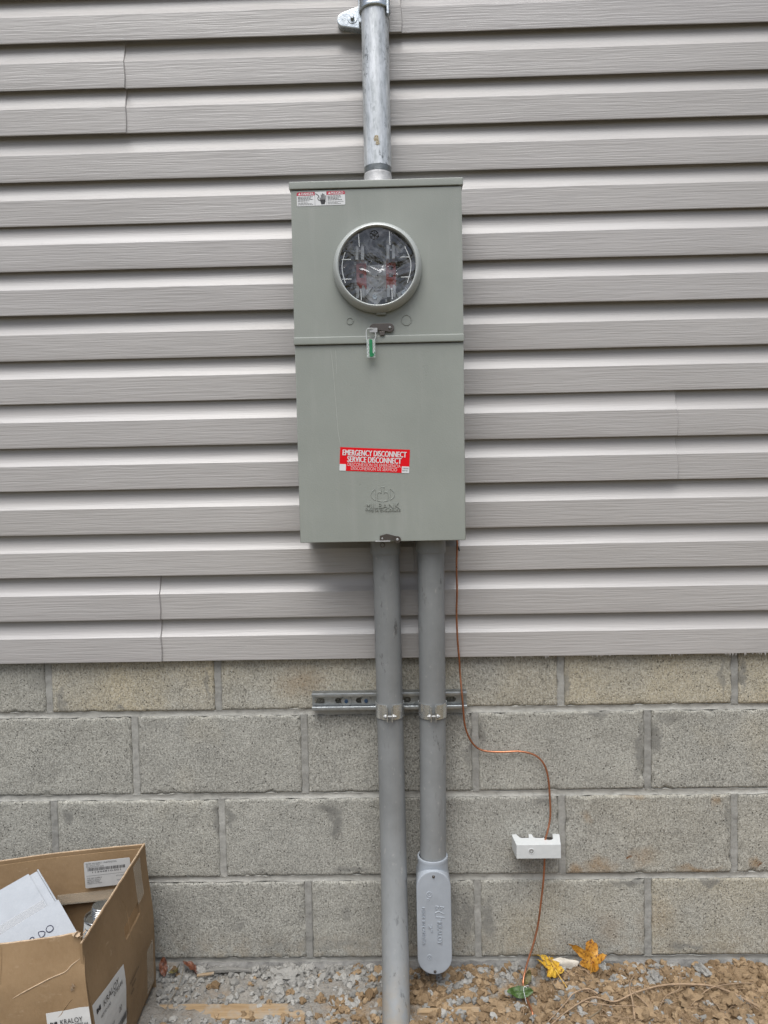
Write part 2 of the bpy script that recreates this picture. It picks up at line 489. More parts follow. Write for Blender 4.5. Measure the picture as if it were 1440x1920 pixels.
    for nm, a, b, spot in (('leaf_yellow', (0.60, 0.32, 0.012), (0.70, 0.45, 0.05), (0.20, 0.07, 0.012)),
                           ('leaf_orange', (0.42, 0.16, 0.012), (0.62, 0.32, 0.04), (0.12, 0.035, 0.01)),
                           ('leaf_green', (0.035, 0.080, 0.010), (0.060, 0.115, 0.014), (0.025, 0.045, 0.008)),
                           ('leaf_brown', (0.13, 0.04, 0.018), (0.20, 0.07, 0.03), (0.06, 0.02, 0.012)),
                           ('leaf_olive', (0.10, 0.085, 0.025), (0.16, 0.13, 0.04), (0.05, 0.04, 0.015))):
        t = NT(nm)
        p = t.pos()
        c = t.mix(t.ramp(t.noise(p, 60, 4), 0.3, 0.7), a, b)
        c = t.mix(t.ramp(t.noise(p, 150, 3, 0.6), 0.52, 0.62, 0, 0.9), c, spot)
        t.set(c, 0.5, 0, t.bump(t.noise(p, 220, 3), 0.0015))
        M[nm] = t.m


build_materials()

# ------------------------------------------------------------------ mesh helpers
BASE = {}


def link(name, me, mat=None, parent=None, base=(0, 0, 0), smooth=35):
    """me is in world coordinates; the object's origin goes to its thing's base"""
    if parent is not None:
        base = BASE[parent.name]
    base = Vector(base)
    if base.length > 0:
        me.transform(Matrix.Translation(-base))
    if mat is not None and not me.materials:
        me.materials.append(M[mat] if isinstance(mat, str) else mat)
    if smooth:
        me.polygons.foreach_set('use_smooth', [True] * len(me.polygons))
        me.set_sharp_from_angle(angle=R(smooth))
    o = bpy.data.objects.new(name, me)
    COL.objects.link(o)
    if 0 < smooth < 100 and len(me.polygons) < 12000:
        wn_ = o.modifiers.new('weighted_normal', 'WEIGHTED_NORMAL')     # keeps large flats flat beside small bevels
        wn_.mode = 'FACE_AREA'
        wn_.weight = 80
        wn_.keep_sharp = True
    if parent is not None:
        o.parent = parent
    else:
        o.location = base
    BASE[o.name] = base
    return o


def tag(o, label=None, cat=None, group=None, kind=None):
    if label:
        o['label'] = label
    if cat:
        o['category'] = cat
    if group:
        o['group'] = group
    if kind:
        o['kind'] = kind
    return o


def thing(name, label, cat, base, group=None):
    o = bpy.data.objects.new(name, None)
    COL.objects.link(o)
    o.empty_display_size = 0.05
    o.location = base
    BASE[o.name] = Vector(base)
    return tag(o, label, cat, group)


class B:
    def __init__(s):
        s.bm = bmesh.new()

    def face(s, pts):
        return s.bm.faces.new([s.bm.verts.new(p) for p in pts])

    def box(s, a, b, bev=0.0, seg=2):
        x0, x1 = sorted((a[0], b[0]))
        y0, y1 = sorted((a[1], b[1]))
        z0, z1 = sorted((a[2], b[2]))
        v = [s.bm.verts.new(p) for p in ((x0, y0, z0), (x1, y0, z0), (x1, y1, z0), (x0, y1, z0), (x0, y0, z1), (x1, y0, z1), (x1, y1, z1), (x0, y1, z1))]
        fs = [s.bm.faces.new([v[i] for i in q]) for q in ((0, 3, 2, 1), (4, 5, 6, 7), (0, 1, 5, 4), (1, 2, 6, 5), (2, 3, 7, 6), (3, 0, 4, 7))]
        if bev:
            es = list({e for f in fs for e in f.edges})
            bmesh.ops.bevel(s.bm, geom=es, offset=bev, segments=seg, affect='EDGES', profile=0.5)
        return s

    def prism(s, poly, org, ux, uy, nrm, depth, holes=(), bev=0.0):
        """polygon (with holes) in the plane org+ux*a+uy*b, extruded along nrm by depth"""
        org, ux, uy, nrm = Vector(org), Vector(ux), Vector(uy), Vector(nrm)
        b2 = bmesh.new()
        edges = []
        for loop in (poly, *holes):
            vs = [b2.verts.new(org + ux * a + uy * b) for a, b in loop]
            edges += [b2.edges.new((vs[i], vs[(i + 1) % len(vs)])) for i in range(len(vs))]
        if holes:
            bmesh.ops.triangle_fill(b2, edges=edges, use_beauty=True)
        else:
            b2.faces.new(vs)
        if depth:
            r = bmesh.ops.extrude_face_region(b2, geom=b2.faces[:])
            nv = [e for e in r['geom'] if isinstance(e, bmesh.types.BMVert)]
            bmesh.ops.translate(b2, verts=nv, vec=nrm * depth)
            bmesh.ops.recalc_face_normals(b2, faces=b2.faces[:])
            if bev:
                nvs = set(nv)
                es = [e for e in b2.edges if e.verts[0] in nvs and e.verts[1] in nvs and any(f for f in e.link_faces if not all(v in nvs for v in f.verts))]
                bmesh.ops.bevel(b2, geom=es, offset=bev, segments=2, affect='EDGES', profile=0.5)
        me = bpy.data.meshes.new('t')
        b2.to_mesh(me)
        b2.free()
        s.bm.from_mesh(me)
        bpy.data.meshes.remove(me)
        return s

    def lathe(s, prof, org, axis=(0, 0, 1), seg=40, close=False):
        """profile of (radius, height along axis)"""
        ax = Vector(axis).normalized()
        e1 = ax.orthogonal().normalized()
        e2 = ax.cross(e1)
        org = Vector(org)
        rings = []
        for r, h in prof:
            if r < 1e-6:
                rings.append([s.bm.verts.new(org + ax * h)])
            else:
                rings.append([s.bm.verts.new(org + ax * h + (e1 * math.cos(2 * PI * i / seg) + e2 * math.sin(2 * PI * i / seg)) * r) for i in range(seg)])
        prs = list(zip(rings[:-1], rings[1:]))
        if close:
            prs.append((rings[-1], rings[0]))
        for a, b in prs:
            for i in range(seg):
                j = (i + 1) % seg
                if len(a) == 1 and len(b) == 1:
                    continue
                if len(a) == 1:
                    s.bm.faces.new((a[0], b[j], b[i]))
                elif len(b) == 1:
                    s.bm.faces.new((a[i], a[j], b[0]))
                else:
                    s.bm.faces.new((a[i], a[j], b[j], b[i]))
        return s

    def cyl(s, a, b, r, seg=24, bev=0.0):
        a, b = Vector(a), Vector(b)
        L = (b - a).length
        if bev:
            pr = [(0, 0), (r - bev, 0), (r, bev), (r, L - bev), (r - bev, L), (0, L)]
        else:
            pr = [(0, 0), (r, 0), (r, L), (0, L)]
        return s.lathe(pr, a, b - a, seg)

    def tube(s, pts, r, seg=10, sub=6, cap=True, smooth=True):
        P = [Vector(p) for p in pts]
        rr = r if isinstance(r, (list, tuple)) else [r] * len(P)
        if smooth and len(P) > 2:
            Q, q = [], []
            for i in range(len(P) - 1):
                p0, p1, p2, p3 = P[max(i - 1, 0)], P[i], P[i + 1], P[min(i + 2, len(P) - 1)]
                for k in range(sub):
                    t = k / sub
                    Q.append(0.5 * ((2 * p1) + (p2 - p0) * t + (2 * p0 - 5 * p1 + 4 * p2 - p3) * t * t + (3 * p1 - p0 - 3 * p2 + p3) * t ** 3))
                    q.append(rr[i] * (1 - t) + rr[i + 1] * t)
            Q.append(P[-1])
            q.append(rr[-1])
            P, rr = Q, q
        rings = []
        nrm = None
        for i, p in enumerate(P):
            d = (P[min(i + 1, len(P) - 1)] - P[max(i - 1, 0)]).normalized()
            if nrm is None:
                nrm = d.orthogonal().normalized()
            nrm = (nrm - d * nrm.dot(d)).normalized()
            bn = d.cross(nrm)
            rings.append([s.bm.verts.new(p + (nrm * math.cos(2 * PI * k / seg) + bn * math.sin(2 * PI * k / seg)) * rr[i]) for k in range(seg)])
        for a, b in zip(rings[:-1], rings[1:]):
            for k in range(seg):
                s.bm.faces.new((a[k], a[(k + 1) % seg], b[(k + 1) % seg], b[k]))
        if cap:
            s.bm.faces.new(rings[0][::-1])
            s.bm.faces.new(rings[-1])
        return s

    def mesh(s, name='mesh', recalc=True):
        if recalc:
            bmesh.ops.recalc_face_normals(s.bm, faces=s.bm.faces[:])
            s.bm.normal_update()
            seen = set()
            for f0 in s.bm.faces:           # open shells: make each island face outwards
                if f0 in seen:
                    continue
                isl, st, is_open = [], [f0], False
                seen.add(f0)
                while st:
                    f = st.pop()
                    isl.append(f)
                    for e in f.edges:
                        if len(e.link_faces) < 2:
                            is_open = True
                        for g in e.link_faces:
                            if g not in seen:
                                seen.add(g)
                                st.append(g)
                if is_open and len(isl) > 2:
                    c = sum((f.calc_center_median() for f in isl), Vector()) / len(isl)
                    if sum((f.calc_center_median() - c).dot(f.normal) * f.calc_area() for f in isl) < 0:
                        bmesh.ops.reverse_faces(s.bm, faces=isl)
        me = bpy.data.meshes.new(name)
        s.bm.to_mesh(me)
        s.bm.free()
        return me

    def add(s, name, mat, parent=None, base=(0, 0, 0), smooth=35):
        return link(name, s.mesh(name), mat, parent, base, smooth)


def circle(cx, cy, r, n=32, a0=0.0, a1=2 * PI):
    full = abs(a1 - a0 - 2 * PI) < 1e-6
    m = n if full else n - 1
    return [(cx + r * math.cos(a0 + (a1 - a0) * i / m), cy + r * math.sin(a0 + (a1 - a0) * i / m)) for i in range(n)]


def rrect(x0, y0, x1, y1, r, n=5):
    o = []
    for cx, cy, a in ((x1 - r, y1 - r, 0), (x0 + r, y1 - r, PI / 2), (x0 + r, y0 + r, PI), (x1 - r, y0 + r, 1.5 * PI)):
        o += circle(cx, cy, r, n, a, a + PI / 2)
    return o


def stadium(cx, cy, hw, hh, n=16):
    return circle(cx, cy + hh - hw, hw, n, 0, PI) + circle(cx, cy - hh + hw, hw, n, PI, 2 * PI)


def sheet(fn, nu, nv, th, keep=None):
    """closed sheet of thickness th along -normal built over fn(u, v)"""
    P = [[Vector(fn(i / nu, j / nv)) for j in range(nv + 1)] for i in range(nu + 1)]
    bm = bmesh.new()
    F, K = {}, {}
    for i in range(nu + 1):
        for j in range(nv + 1):
            du = P[min(i + 1, nu)][j] - P[max(i - 1, 0)][j]
            dv = P[i][min(j + 1, nv)] - P[i][max(j - 1, 0)]
            n = du.cross(dv).normalized()
            F[i, j] = bm.verts.new(P[i][j])
            K[i, j] = bm.verts.new(P[i][j] - n * th)
    ok = {(i, j) for i in range(nu) for j in range(nv) if keep is None or keep((i + .5) / nu, (j + .5) / nv)}
    for i, j in ok:
        a, b, c, d = (i, j), (i + 1, j), (i + 1, j + 1), (i, j + 1)
        bm.faces.new([F[k] for k in (a, b, c, d)])
        bm.faces.new([K[k] for k in (d, c, b, a)])
        for (p, q, nb) in ((a, b, (i, j - 1)), (b, c, (i + 1, j)), (c, d, (i, j + 1)), (d, a, (i - 1, j))):
            if nb not in ok:
                bm.faces.new([F[q], F[p], K[p], K[q]])
    for v in [v for v in bm.verts if not v.link_faces]:
        bm.verts.remove(v)
    me = bpy.data.meshes.new('sheet')
    bm.to_mesh(me)
    bm.free()
    return me


def text_part(name, txt, center, rvec, uvec, w, h, mat, parent, extrude=0.0, thick=0.0, lift=0.0, spacing=1.0):
    cu = bpy.data.curves.new('t', 'FONT')
    cu.body = txt
    cu.resolution_u = 3
    cu.space_character = spacing
    if extrude:
        cu.extrude = 0.5
    ob = bpy.data.objects.new('t', cu)
    COL.objects.link(ob)
    dg = bpy.context.evaluated_depsgraph_get()
    me = bpy.data.meshes.new_from_object(ob.evaluated_get(dg))
    bpy.data.objects.remove(ob)
    bpy.data.curves.remove(cu)
    co = np.empty(len(me.vertices) * 3)
    me.vertices.foreach_get('co', co)
    co = co.reshape(-1, 3)
    lo, hi = co.min(0), co.max(0)
    sx, sy = w / (hi[0] - lo[0]), h / (hi[1] - lo[1])
    rv, uv = Vector(rvec).normalized(), Vector(uvec).normalized()
    nv = rv.cross(uv)
    c = Vector(center)
    out = (np.outer((co[:, 0] - (lo[0] + hi[0]) / 2) * sx, np.array(rv)) + np.outer((co[:, 1] - (lo[1] + hi[1]) / 2) * sy, np.array(uv))
           + np.outer(co[:, 2] * extrude + lift, np.array(nv)) + np.array(c))
    me.vertices.foreach_set('co', out.ravel())
    me.update()
    me.materials.clear()
    return link(name, me, mat, parent, smooth=0)


def bars_part(name, rects, org, rvec, uvec, mat, parent, lift):
    """flat printed marks: rectangles (a0,b0,a1,b1) in a label's own plane"""
    rv, uv = Vector(rvec).normalized(), Vector(uvec).normalized()
    nv = rv.cross(uv)
    b = B()
    o = Vector(org) + nv * lift
    for a0, b0, a1, b1 in rects:
        b.face([o + rv * a0 + uv * b0, o + rv * a1 + uv * b0, o + rv * a1 + uv * b1, o + rv * a0 + uv * b1])
    return link(name, b.mesh(name, False), mat, parent, smooth=0)


def nz(x, y=0.0, z=0.0):
    return noise.noise(Vector((x, y, z)))


def sstep(a, b, x):
    t = min(1, max(0, (x - a) / (b - a)))
    return t * t * (3 - 2 * t)


# ------------------------------------------------------------------ ground
def gh(x, y):
    if y > 0.03 or y < -1.6 or abs(x - 0.2) > 3:
        return 0.0
    k = sstep(-1.6, -1.0, y) * (1 - sstep(2, 3, abs(x - 0.2)))
    h = 0.006 + 0.010 * nz(x * 7, y * 7, 1.3) + 0.006 * nz(x * 22, y * 22, 4.1) + 0.003 * nz(x * 60, y * 60, 2.2)
    mound = sstep(0.52, 0.95, x) * sstep(0.03, 0.20, -y)
    h += mound * (0.030 + 0.022 * nz(x * 11, y * 13, 7.7))
    return h * k


def axis_steps(lo, hi, step, far):
    a = list(np.arange(lo, hi + step / 2, step))
    s, v = step, a[0]
    L = []
    while v > -far:
        s *= 1.35
        v -= s
        L.append(v)
    s, v = step, a[-1]
    Rr = []
    while v < far:
        s *= 1.35
        v += s
        Rr.append(v)
    return L[::-1] + a + Rr


gx = axis_steps(-1.05, 1.5, 0.008, 400)
gy = axis_steps(-0.6, 0.03, 0.008, 400)
vs = [(x, y, gh(x, y)) for y in gy for x in gx]
nx = len(gx)
fs = [(j * nx + i, j * nx + i + 1, (j + 1) * nx + i + 1, (j + 1) * nx + i) for j in range(len(gy) - 1) for i in range(nx - 1)]
gm = bpy.data.meshes.new('ground')
gm.from_pydata(vs, [], fs)
tag(link('ground', gm, 'soil', smooth=180), 'tan clay soil with grey mortar dust below the block wall', 'ground', kind='structure')

# ------------------------------------------------------------------ concrete block wall
BW, BH = 0.4064, 0.2032
BEDS = [0.0201, 0.2233, 0.4265, 0.6297]
wall = thing('block_wall', 'grey concrete block foundation wall below the siding', 'wall', (0.2, 0.05, 0))


def block_mesh(seed):
    hw, hh = 0.196, 0.0955
    n, m = 56, 28
    bm = bmesh.new()
    V = {}
    for i in range(n + 1):
        for j in range(m + 1):
            # grid lines crowd towards the edge so that the arris can be rounded
            u = -math.cos(PI * (0.12 + 0.76 * i / n)) / math.cos(PI * 0.12)
            w = -math.cos(PI * (0.12 + 0.76 * j / m)) / math.cos(PI * 0.12)
            x, z = u * hw, w * hh
            ex, ez = hw - abs(x), hh - abs(z)
            jx = 0.0022 * nz(z * 45, seed * 3.1, 1 if x > 0 else 2)
            jz = 0.0020 * nz(x * 45, seed * 5.7, 3 if z > 0 else 4)
            e = min(ex + jx * 0.8, ez + jz * 0.8)
            rnd = 0.0045
            d = 0.0
            if e < rnd:
                t = 1 - max(e, -0.001) / rnd
                d = 0.005 * t * t
            chip = max(0, nz(x * 60 + seed * 9, z * 60, seed) - 0.28) * 0.02 * max(0, 1 - e / 0.012)
            y = d + chip + 0.0009 * nz(x * 30, z * 30, seed * 2.2) + 0.0005 * nz(x * 120, z * 120, seed)
            V[i, j] = bm.verts.new((x + (jx if ex < 0.01 else 0), y, z + (jz if ez < 0.01 else 0)))
    for i in range(n):
        for j in range(m):
            bm.faces.new((V[i, j], V[i + 1, j], V[i + 1, j + 1], V[i, j + 1]))
    ring = [V[i, 0] for i in range(n)] + [V[n, j] for j in range(m)] + [V[i, m] for i in range(n, 0, -1)] + [V[0, j] for j in range(m, 0, -1)]
    back = [bm.verts.new((v.co.x, 0.1, v.co.z)) for v in ring]
    for k in range(len(ring)):
        q = (k + 1) % len(ring)
        bm.faces.new((ring[q], ring[k], back[k], back[q]))
    bm.faces.new(back)
    me = bpy.data.meshes.new('concrete_block')
    bm.to_mesh(me)
    bm.free()
    me.polygons.foreach_set('use_smooth', [True] * len(me.polygons))
    me.materials.append(M['block'])
    return me


bmeshes = [block_mesh(k + 1.37) for k in range(8)]
BUFF = {(3, -1): 0.95, (3, 0): 0.55, (3, 1): 0.5, (3, 2): 0.72, (3, 3): 0.95, (3, -2): 0.12, (1, 2): 0.22, (0, 2): 0.5, (1, 3): 0.2, (0, 3): 0.4}
rngb = random.Random(3)
bi = 0
for row in range(4):
    z = BEDS[row] + BH / 2
    off = 0.5 if row in (1, 3) else 0.0
    for k in range(-8, 10):
        x = (k + off) * BW + BW / 2 if off == 0 else (k - 0.5) * BW + BW / 2
        # block k spans from joint k to k+1 (rows 0,2) or k-0.5 to k+0.5 (rows 1,3)
        o = bpy.data.objects.new('concrete_block', bmeshes[(bi * 5 + row * 3) % 8])
        bi += 1
        COL.objects.link(o)
        o.parent = wall
        o.location = Vector((x + rngb.uniform(-.001, .001), rngb.uniform(-.0008, .0012), z + rngb.uniform(-.001, .001))) - BASE[wall.name]
        o.rotation_euler = (0, rngb.uniform(-.002, .002), 0)
        o['buff'] = float(BUFF.get((row, k), 0.05 if row < 3 else 0.4))
        o['tone'] = rngb.uniform(0.25, 0.8)


def joint_strip(p0, p1, half, seed, horizontal, d_mid=0.0040, d_edge=0.0010):
    L = p1 - p0
    n = max(8, int(L / 0.006))
    prof = [-1, -0.72, -0.4, 0, 0.4, 0.72, 1]
    bm = bmesh.new()
    rows = []
    for i in range(n + 1):
        s = p0 + L * i / n
        r = []
        for q in prof:
            dep = d_edge + (d_mid - d_edge) * (1 - q * q) + 0.0011 * nz(s * 28, q * 1.5, seed) + 0.0008 * nz(s * 110, q * 3, seed)
            if abs(q) == 1:
                dep = 0.012
            wv = half * q * (1 + 0.30 * nz(s * 35, seed, 1 if q > 0 else 5))
            r.append(bm.verts.new((s, dep, wv) if horizontal else (wv, dep, s)))
        rows.append(r)
    for a, b in zip(rows[:-1], rows[1:]):
        for k in range(len(prof) - 1):
            bm.faces.new((a[k], b[k], b[k + 1], a[k + 1]) if horizontal else (a[k], a[k + 1], b[k + 1], b[k]))
    me = bpy.data.meshes.new('mortar_joint')
    bm.to_mesh(me)
    bm.free()
    return me


for r, z in enumerate(BEDS):
    me = joint_strip(-3.0, 3.4, 0.0098, r + 0.5, True)
    me.transform(Matrix.Translation((0, 0, z)))
    o = link('mortar_joint', me, 'mortar', wall, smooth=60)
    o['dark'] = 0.55 if r == 0 else 0.0
hj = [joint_strip(-BH / 2 + 0.006, BH / 2 - 0.006, 0.0108, 20 + k, False, 0.0026, 0.0008) for k in range(5)]
for me in hj:
    me.materials.append(M['mortar'])
    me.polygons.foreach_set('use_smooth', [True] * len(me.polygons))
for row in range(4):
    for k in range(-7, 9):
        x = (k + (0.5 if row in (1, 3) else 0)) * BW
        o = bpy.data.objects.new('mortar_joint', hj[(k * 3 + row) % 5])
        COL.objects.link(o)
        o.parent = wall
        o.location = Vector((x, 0, BEDS[row] + BH / 2)) - BASE[wall.name]
        o['dark'] = rngb.uniform(0.35, 0.95)

# rough footing ledge that the wall stands on
bm = bmesh.new()
rows = []
for i in range(901):
    x = -3 + 6.4 * i / 900
    w1, w2 = nz(x * 9, 1, 3), nz(x * 40, 4, 1)
    rows.append([bm.verts.new(p) for p in ((x, 0.05, 0.0175 + 0.001 * w2), (x, -0.001 - 0.003 * max(0, w1), 0.0165 + 0.002 * w2), (x, -0.007 - 0.005 * w1 - 0.002 * w2, 0.008 + 0.004 * w1),
                                             (x, -0.011 - 0.007 * w1 - 0.003 * w2, -0.02), (x, -0.012, -0.2), (x, 0.05, -0.2))])
for a, b in zip(rows[:-1], rows[1:]):
    for k in range(5):
        bm.faces.new((a[k], a[k + 1], b[k + 1], b[k]))
me = bpy.data.meshes.new('footing')
bm.to_mesh(me)
bm.free()
link('footing', me, 'footing', wall, smooth=60)

# ------------------------------------------------------------------ vinyl siding
siding = thing('siding_wall', 'warm grey vinyl lap siding above the concrete blocks', 'wall', (0.2, 0.05, 0.76))
SZ, CH = 0.76, 0.1016


def panel_profile():
    """(y, z, grain) upwards from the butt edge for a panel of two courses"""
    p = []
    for c in (0, 1):
        z0 = c * CH
        if c == 0:
            p += [(-0.0055, 0.0130, 0.0), (-0.0150, 0.0110, 0.0), (-0.0158, 0.0, 0.4), (-0.0172, 0.0006, 0.6), (-0.0178, 0.0022, 1)]
        else:
            p += [(-0.0042, z0 + 0.0085, 0.0), (-0.0100, z0 + 0.0070, 0.0), (-0.0150, z0 + 0.0010, 0.2), (-0.0166, z0 - 0.0014, 0.5), (-0.0176, z0 + 0.002, 1)]
        for t in (0.33, 0.66, 1.0):
            p.append((-0.0178 + 0.0010 * t, z0 + 0.002 + 0.056 * t, 1))
        top = CH + (0.007 if c == 0 else 0.0)
        for k in range(1, 9):
            t = k / 8
            # concave dutch lap: leaves the face sharply, then turns up
            y = -0.0168 + 0.0128 * (1 - (1 - t) ** 2.6)
            p.append((y, z0 + 0.058 + (CH - 0.058) * t + (top - CH) * t ** 6, 0.32 if k > 1 else 0.6))
    p += [(-0.0040, 2 * CH + 0.02, 0.1)]
    return p


PROF = panel_profile()


def panel(x0, x1, z0, yoff, seed, cap_right):
    n = max(12, int((x1 - x0) / 0.03))
    bm = bmesh.new()
    lay = bm.verts.layers.float.new('grain')
    rows = []
    for i in range(n + 1):
        x = x0 + (x1 - x0) * i / n
        r = []
        for (y, z, g) in PROF:
            wy = 0.0009 * nz(x * 2.3, z * 9 + seed, 1.1) + 0.0004 * nz(x * 7, z * 25, seed)
            wz = 0.0008 * nz(x * 1.9, seed, 2.7) + 0.0003 * nz(x * 6, z * 30, seed + 5)
            xx = x
            if i == n and cap_right:
                xx += 0.0012 * math.sin(z * 62) + 0.001 * nz(z * 30, seed)
            v = bm.verts.new((xx, y + yoff + wy, z0 + z + wz))
            v[lay] = g
            r.append(v)
        rows.append(r)
    if cap_right:
        r = []
        for v in rows[-1]:
            w = bm.verts.new(v.co + Vector((0.0016, 0.0034, 0)))
            w[lay] = 0.1
            r.append(w)
        rows.append(r)
    for a, b in zip(rows[:-1], rows[1:]):
        for k in range(len(PROF) - 1):
            bm.faces.new((a[k], b[k], b[k + 1], a[k + 1]))
    me = bpy.data.meshes.new('siding_panel')
    bm.to_mesh(me)
    bm.free()
    return link('siding_panel', me, 'siding', siding, smooth=28)


SEAMS = {0: -0.3301, 1: 0.2661, 2: 0.8748, 3: -1.35, 4: 1.72, 5: -0.98, 6: -0.3712, 7: 0.2599, 8: 1.5, 9: -0.9, 10: 0.6}
for k in range(11):
    sx = SEAMS[k]
    z0 = SZ + k * 2 * CH
    panel(-3.0, sx, z0, -0.0030, k * 2.3, True)
    panel(sx - 0.03, 3.4, z0, 0.0010, k * 2.3 + 11, False)

# crumbs of sawn vinyl hanging from the cut edge
b = B()
rg = random.Random(5)
for (xa, xb, cnt) in ((0.985, 1.12, 34), (0.62, 0.98, 12), (0.5, 0.62, 9)):
    for i in range(cnt):
        x = rg.uniform(xa, xb)
        y = -0.0165 + rg.uniform(-0.002, 0.002)
        l = rg.uniform(0.002, 0.0065)
        w = rg.uniform(0.0006, 0.0016)
        t = Vector((x + rg.uniform(-.002, .002), y, SZ - l))
        a1, a2, a3 = Vector((x - w, y, SZ + .001)), Vector((x + w, y, SZ + .001)), Vector((x, y + w * 1.5, SZ + .001))
        for f in ((a1, a2, t), (a2, a3, t), (a3, a1, t)):
            b.face(f)
tag(b.add('vinyl_burrs', 'siding', siding, smooth=0), kind='stuff')

# ------------------------------------------------------------------ meter enclosure
FX0, FX1 = 0.0195, 0.3790
FY = -0.150
enc = thing('meter_enclosure', 'tall light grey metal meter and disconnect enclosure on the siding', 'meter box', (0.2, -0.02, 1.046))
X0, X1 = FX0 + 0.002, FX1 - 0.002
b = B()   # case: sides, back, floor, roof as thin walls
b.box((X0, -0.138, 1.049), (X0 + 0.003, -0.0195, 1.800))
b.box((X1 - 0.003, -0.138, 1.049), (X1, -0.0195, 1.800))
b.box((X0 + 0.003, -0.138, 1.049), (X1 - 0.003, -0.0195, 1.052))
b.box((X0 + 0.003, -0.138, 1.797), (X1 - 0.003, -0.0195, 1.800))
b.box((X0 + 0.003, -0.023, 1.052), (X1 - 0.003, -0.0195, 1.797))
b.add('case', 'paint', enc)
# hood at the top: front lip and top sheet, proud of the cover
b = B()
b.box((0.0163, -0.1535, 1.7915), (0.3820, -0.0195, 1.8075), 0.0022)
b.add('hood', 'paint', enc)
WX, WZ = 0.1993, 1.6235
b = B()
b.prism(rrect(FX0 + 0.0005, 1.474, FX1 - 0.0005, 1.7895, 0.002), (0, -0.138, 0), (1, 0, 0), (0, 0, 1), (0, -1, 0), 0.012,
        [circle(WX, WZ, 0.0885, 56)], 0.0)
o = b.add('upper_cover', 'paint', enc, smooth=30)
b = B()
b.box((0.0182, -0.1545, 1.4672), (0.3797, -0.136, 1.4835), 0.0025)
b.add('cover_lip', 'paint', enc)
b = B()
b.prism([(0.0215, 1.0460), (0.3775, 1.0460), (0.3786, 1.4665), (0.0200, 1.4665)], (0, -0.1365, 0), (1, 0, 0), (0, 0, 1), (0, -1, 0), 0.0125, (), 0.0022)
door = b.add('door', 'paint', enc)
# round meter ring
b = B()
b.lathe([(0.0795, 0.0), (0.0925, 0.0), (0.0935, 0.002), (0.0935, 0.010), (0.0915, 0.0165), (0.0885, 0.0225), (0.0855, 0.0265), (0.0825, 0.0275), (0.0806, 0.0262), (0.0800, 0.0235), (0.0795, 0.015)],
        (WX, FY, WZ), (0, -1, 0), 72, True)
ring = b.add('meter_ring', 'ring_paint', enc, smooth=50)
b = B()
b.box((WX - 0.004, -0.1585, WZ - 0.0975), (WX + 0.016, -0.150, WZ - 0.0915), 0.001)
link('ring_tab', b.mesh(), 'paint', ring)
# socket inside
b = B()
b.lathe([(0.0, 0.0), (0.096, 0.0), (0.096, 0.075)], (WX, -0.07, WZ), (0, -1, 0), 48)
b.add('socket_well', 'socket_dark', enc)
WI = WZ + 0.013
b = B()
b.prism(rrect(WX - 0.036, WI - 0.064, WX + 0.028, WI + 0.008, 0.003), (0, -0.092, 0), (1, 0, 0), (0, 0, 1), (0, -1, 0), 0.012,
        [circle(WX - 0.002, WI - 0.002, 0.004, 16), circle(WX - 0.001, WI - 0.015, 0.002, 12), circle(WX - 0.001, WI - 0.026, 0.0022, 12)])
plate = b.add('socket_plate', 'socket_plate', enc)
text_part('plate_text', 'FOR SOCKET', (WX - 0.004, -0.1043, WI - 0.041), (1, 0, 0), (0, 0, 1), 0.038, 0.0036, 'ink', plate)
text_part('plate_text', 'PAT. 5.088.078', (WX - 0.004, -0.1043, WI - 0.0475), (1, 0, 0), (0, 0, 1), 0.042, 0.0036, 'ink', plate)
for sx, x in ((-1, WX - 0.036), (1, WX + 0.028)):
    b = B()
    w = 0.0105
    b.prism(rrect(x - w, WI - 0.046, x + w, WI + 0.010, 0.001), (0, -0.092, 0), (1, 0, 0), (0, 0, 1), (0, -1, 0), 0.02,
            [circle(x, WI - 0.001, 0.0052, 14), rrect(x - 0.0045, WI - 0.021, x + 0.0045, WI - 0.012, 0.001)], 0.0)
    b.box((x - w - .0006, -0.1128, WI - 0.0105), (x + w + .0006, -0.092, WI - 0.009))
    b.add('insulator', 'insul_red', enc)
for x in (WX - 0.038, WX + 0.028):
    for z, hgt in ((WI + 0.026, 0.030), (WI - 0.056, 0.026)):
        b = B()
        for s in (-1, 1):
            xx = x + s * 0.0060
            b.prism([(-0.0034, -hgt / 2), (0.0034, -hgt / 2), (0.0040, hgt / 2 - 0.004), (0.0018, hgt / 2), (-0.0026, hgt / 2)], (xx, -0.09, z), (1, 0, 0), (0, 0, 1), (0, -1, 0), 0.045, (), 0.0008)
        b.box((x - 0.014, -0.1, z - hgt / 2 - 0.002), (x + 0.014, -0.09, z - hgt / 2 + 0.006), 0.001)
        b.box((x - 0.010, -0.128, z + 0.004), (x + 0.010, -0.126, z + 0.008), 0.0005)
        b.add('jaw', 'jaw', enc)


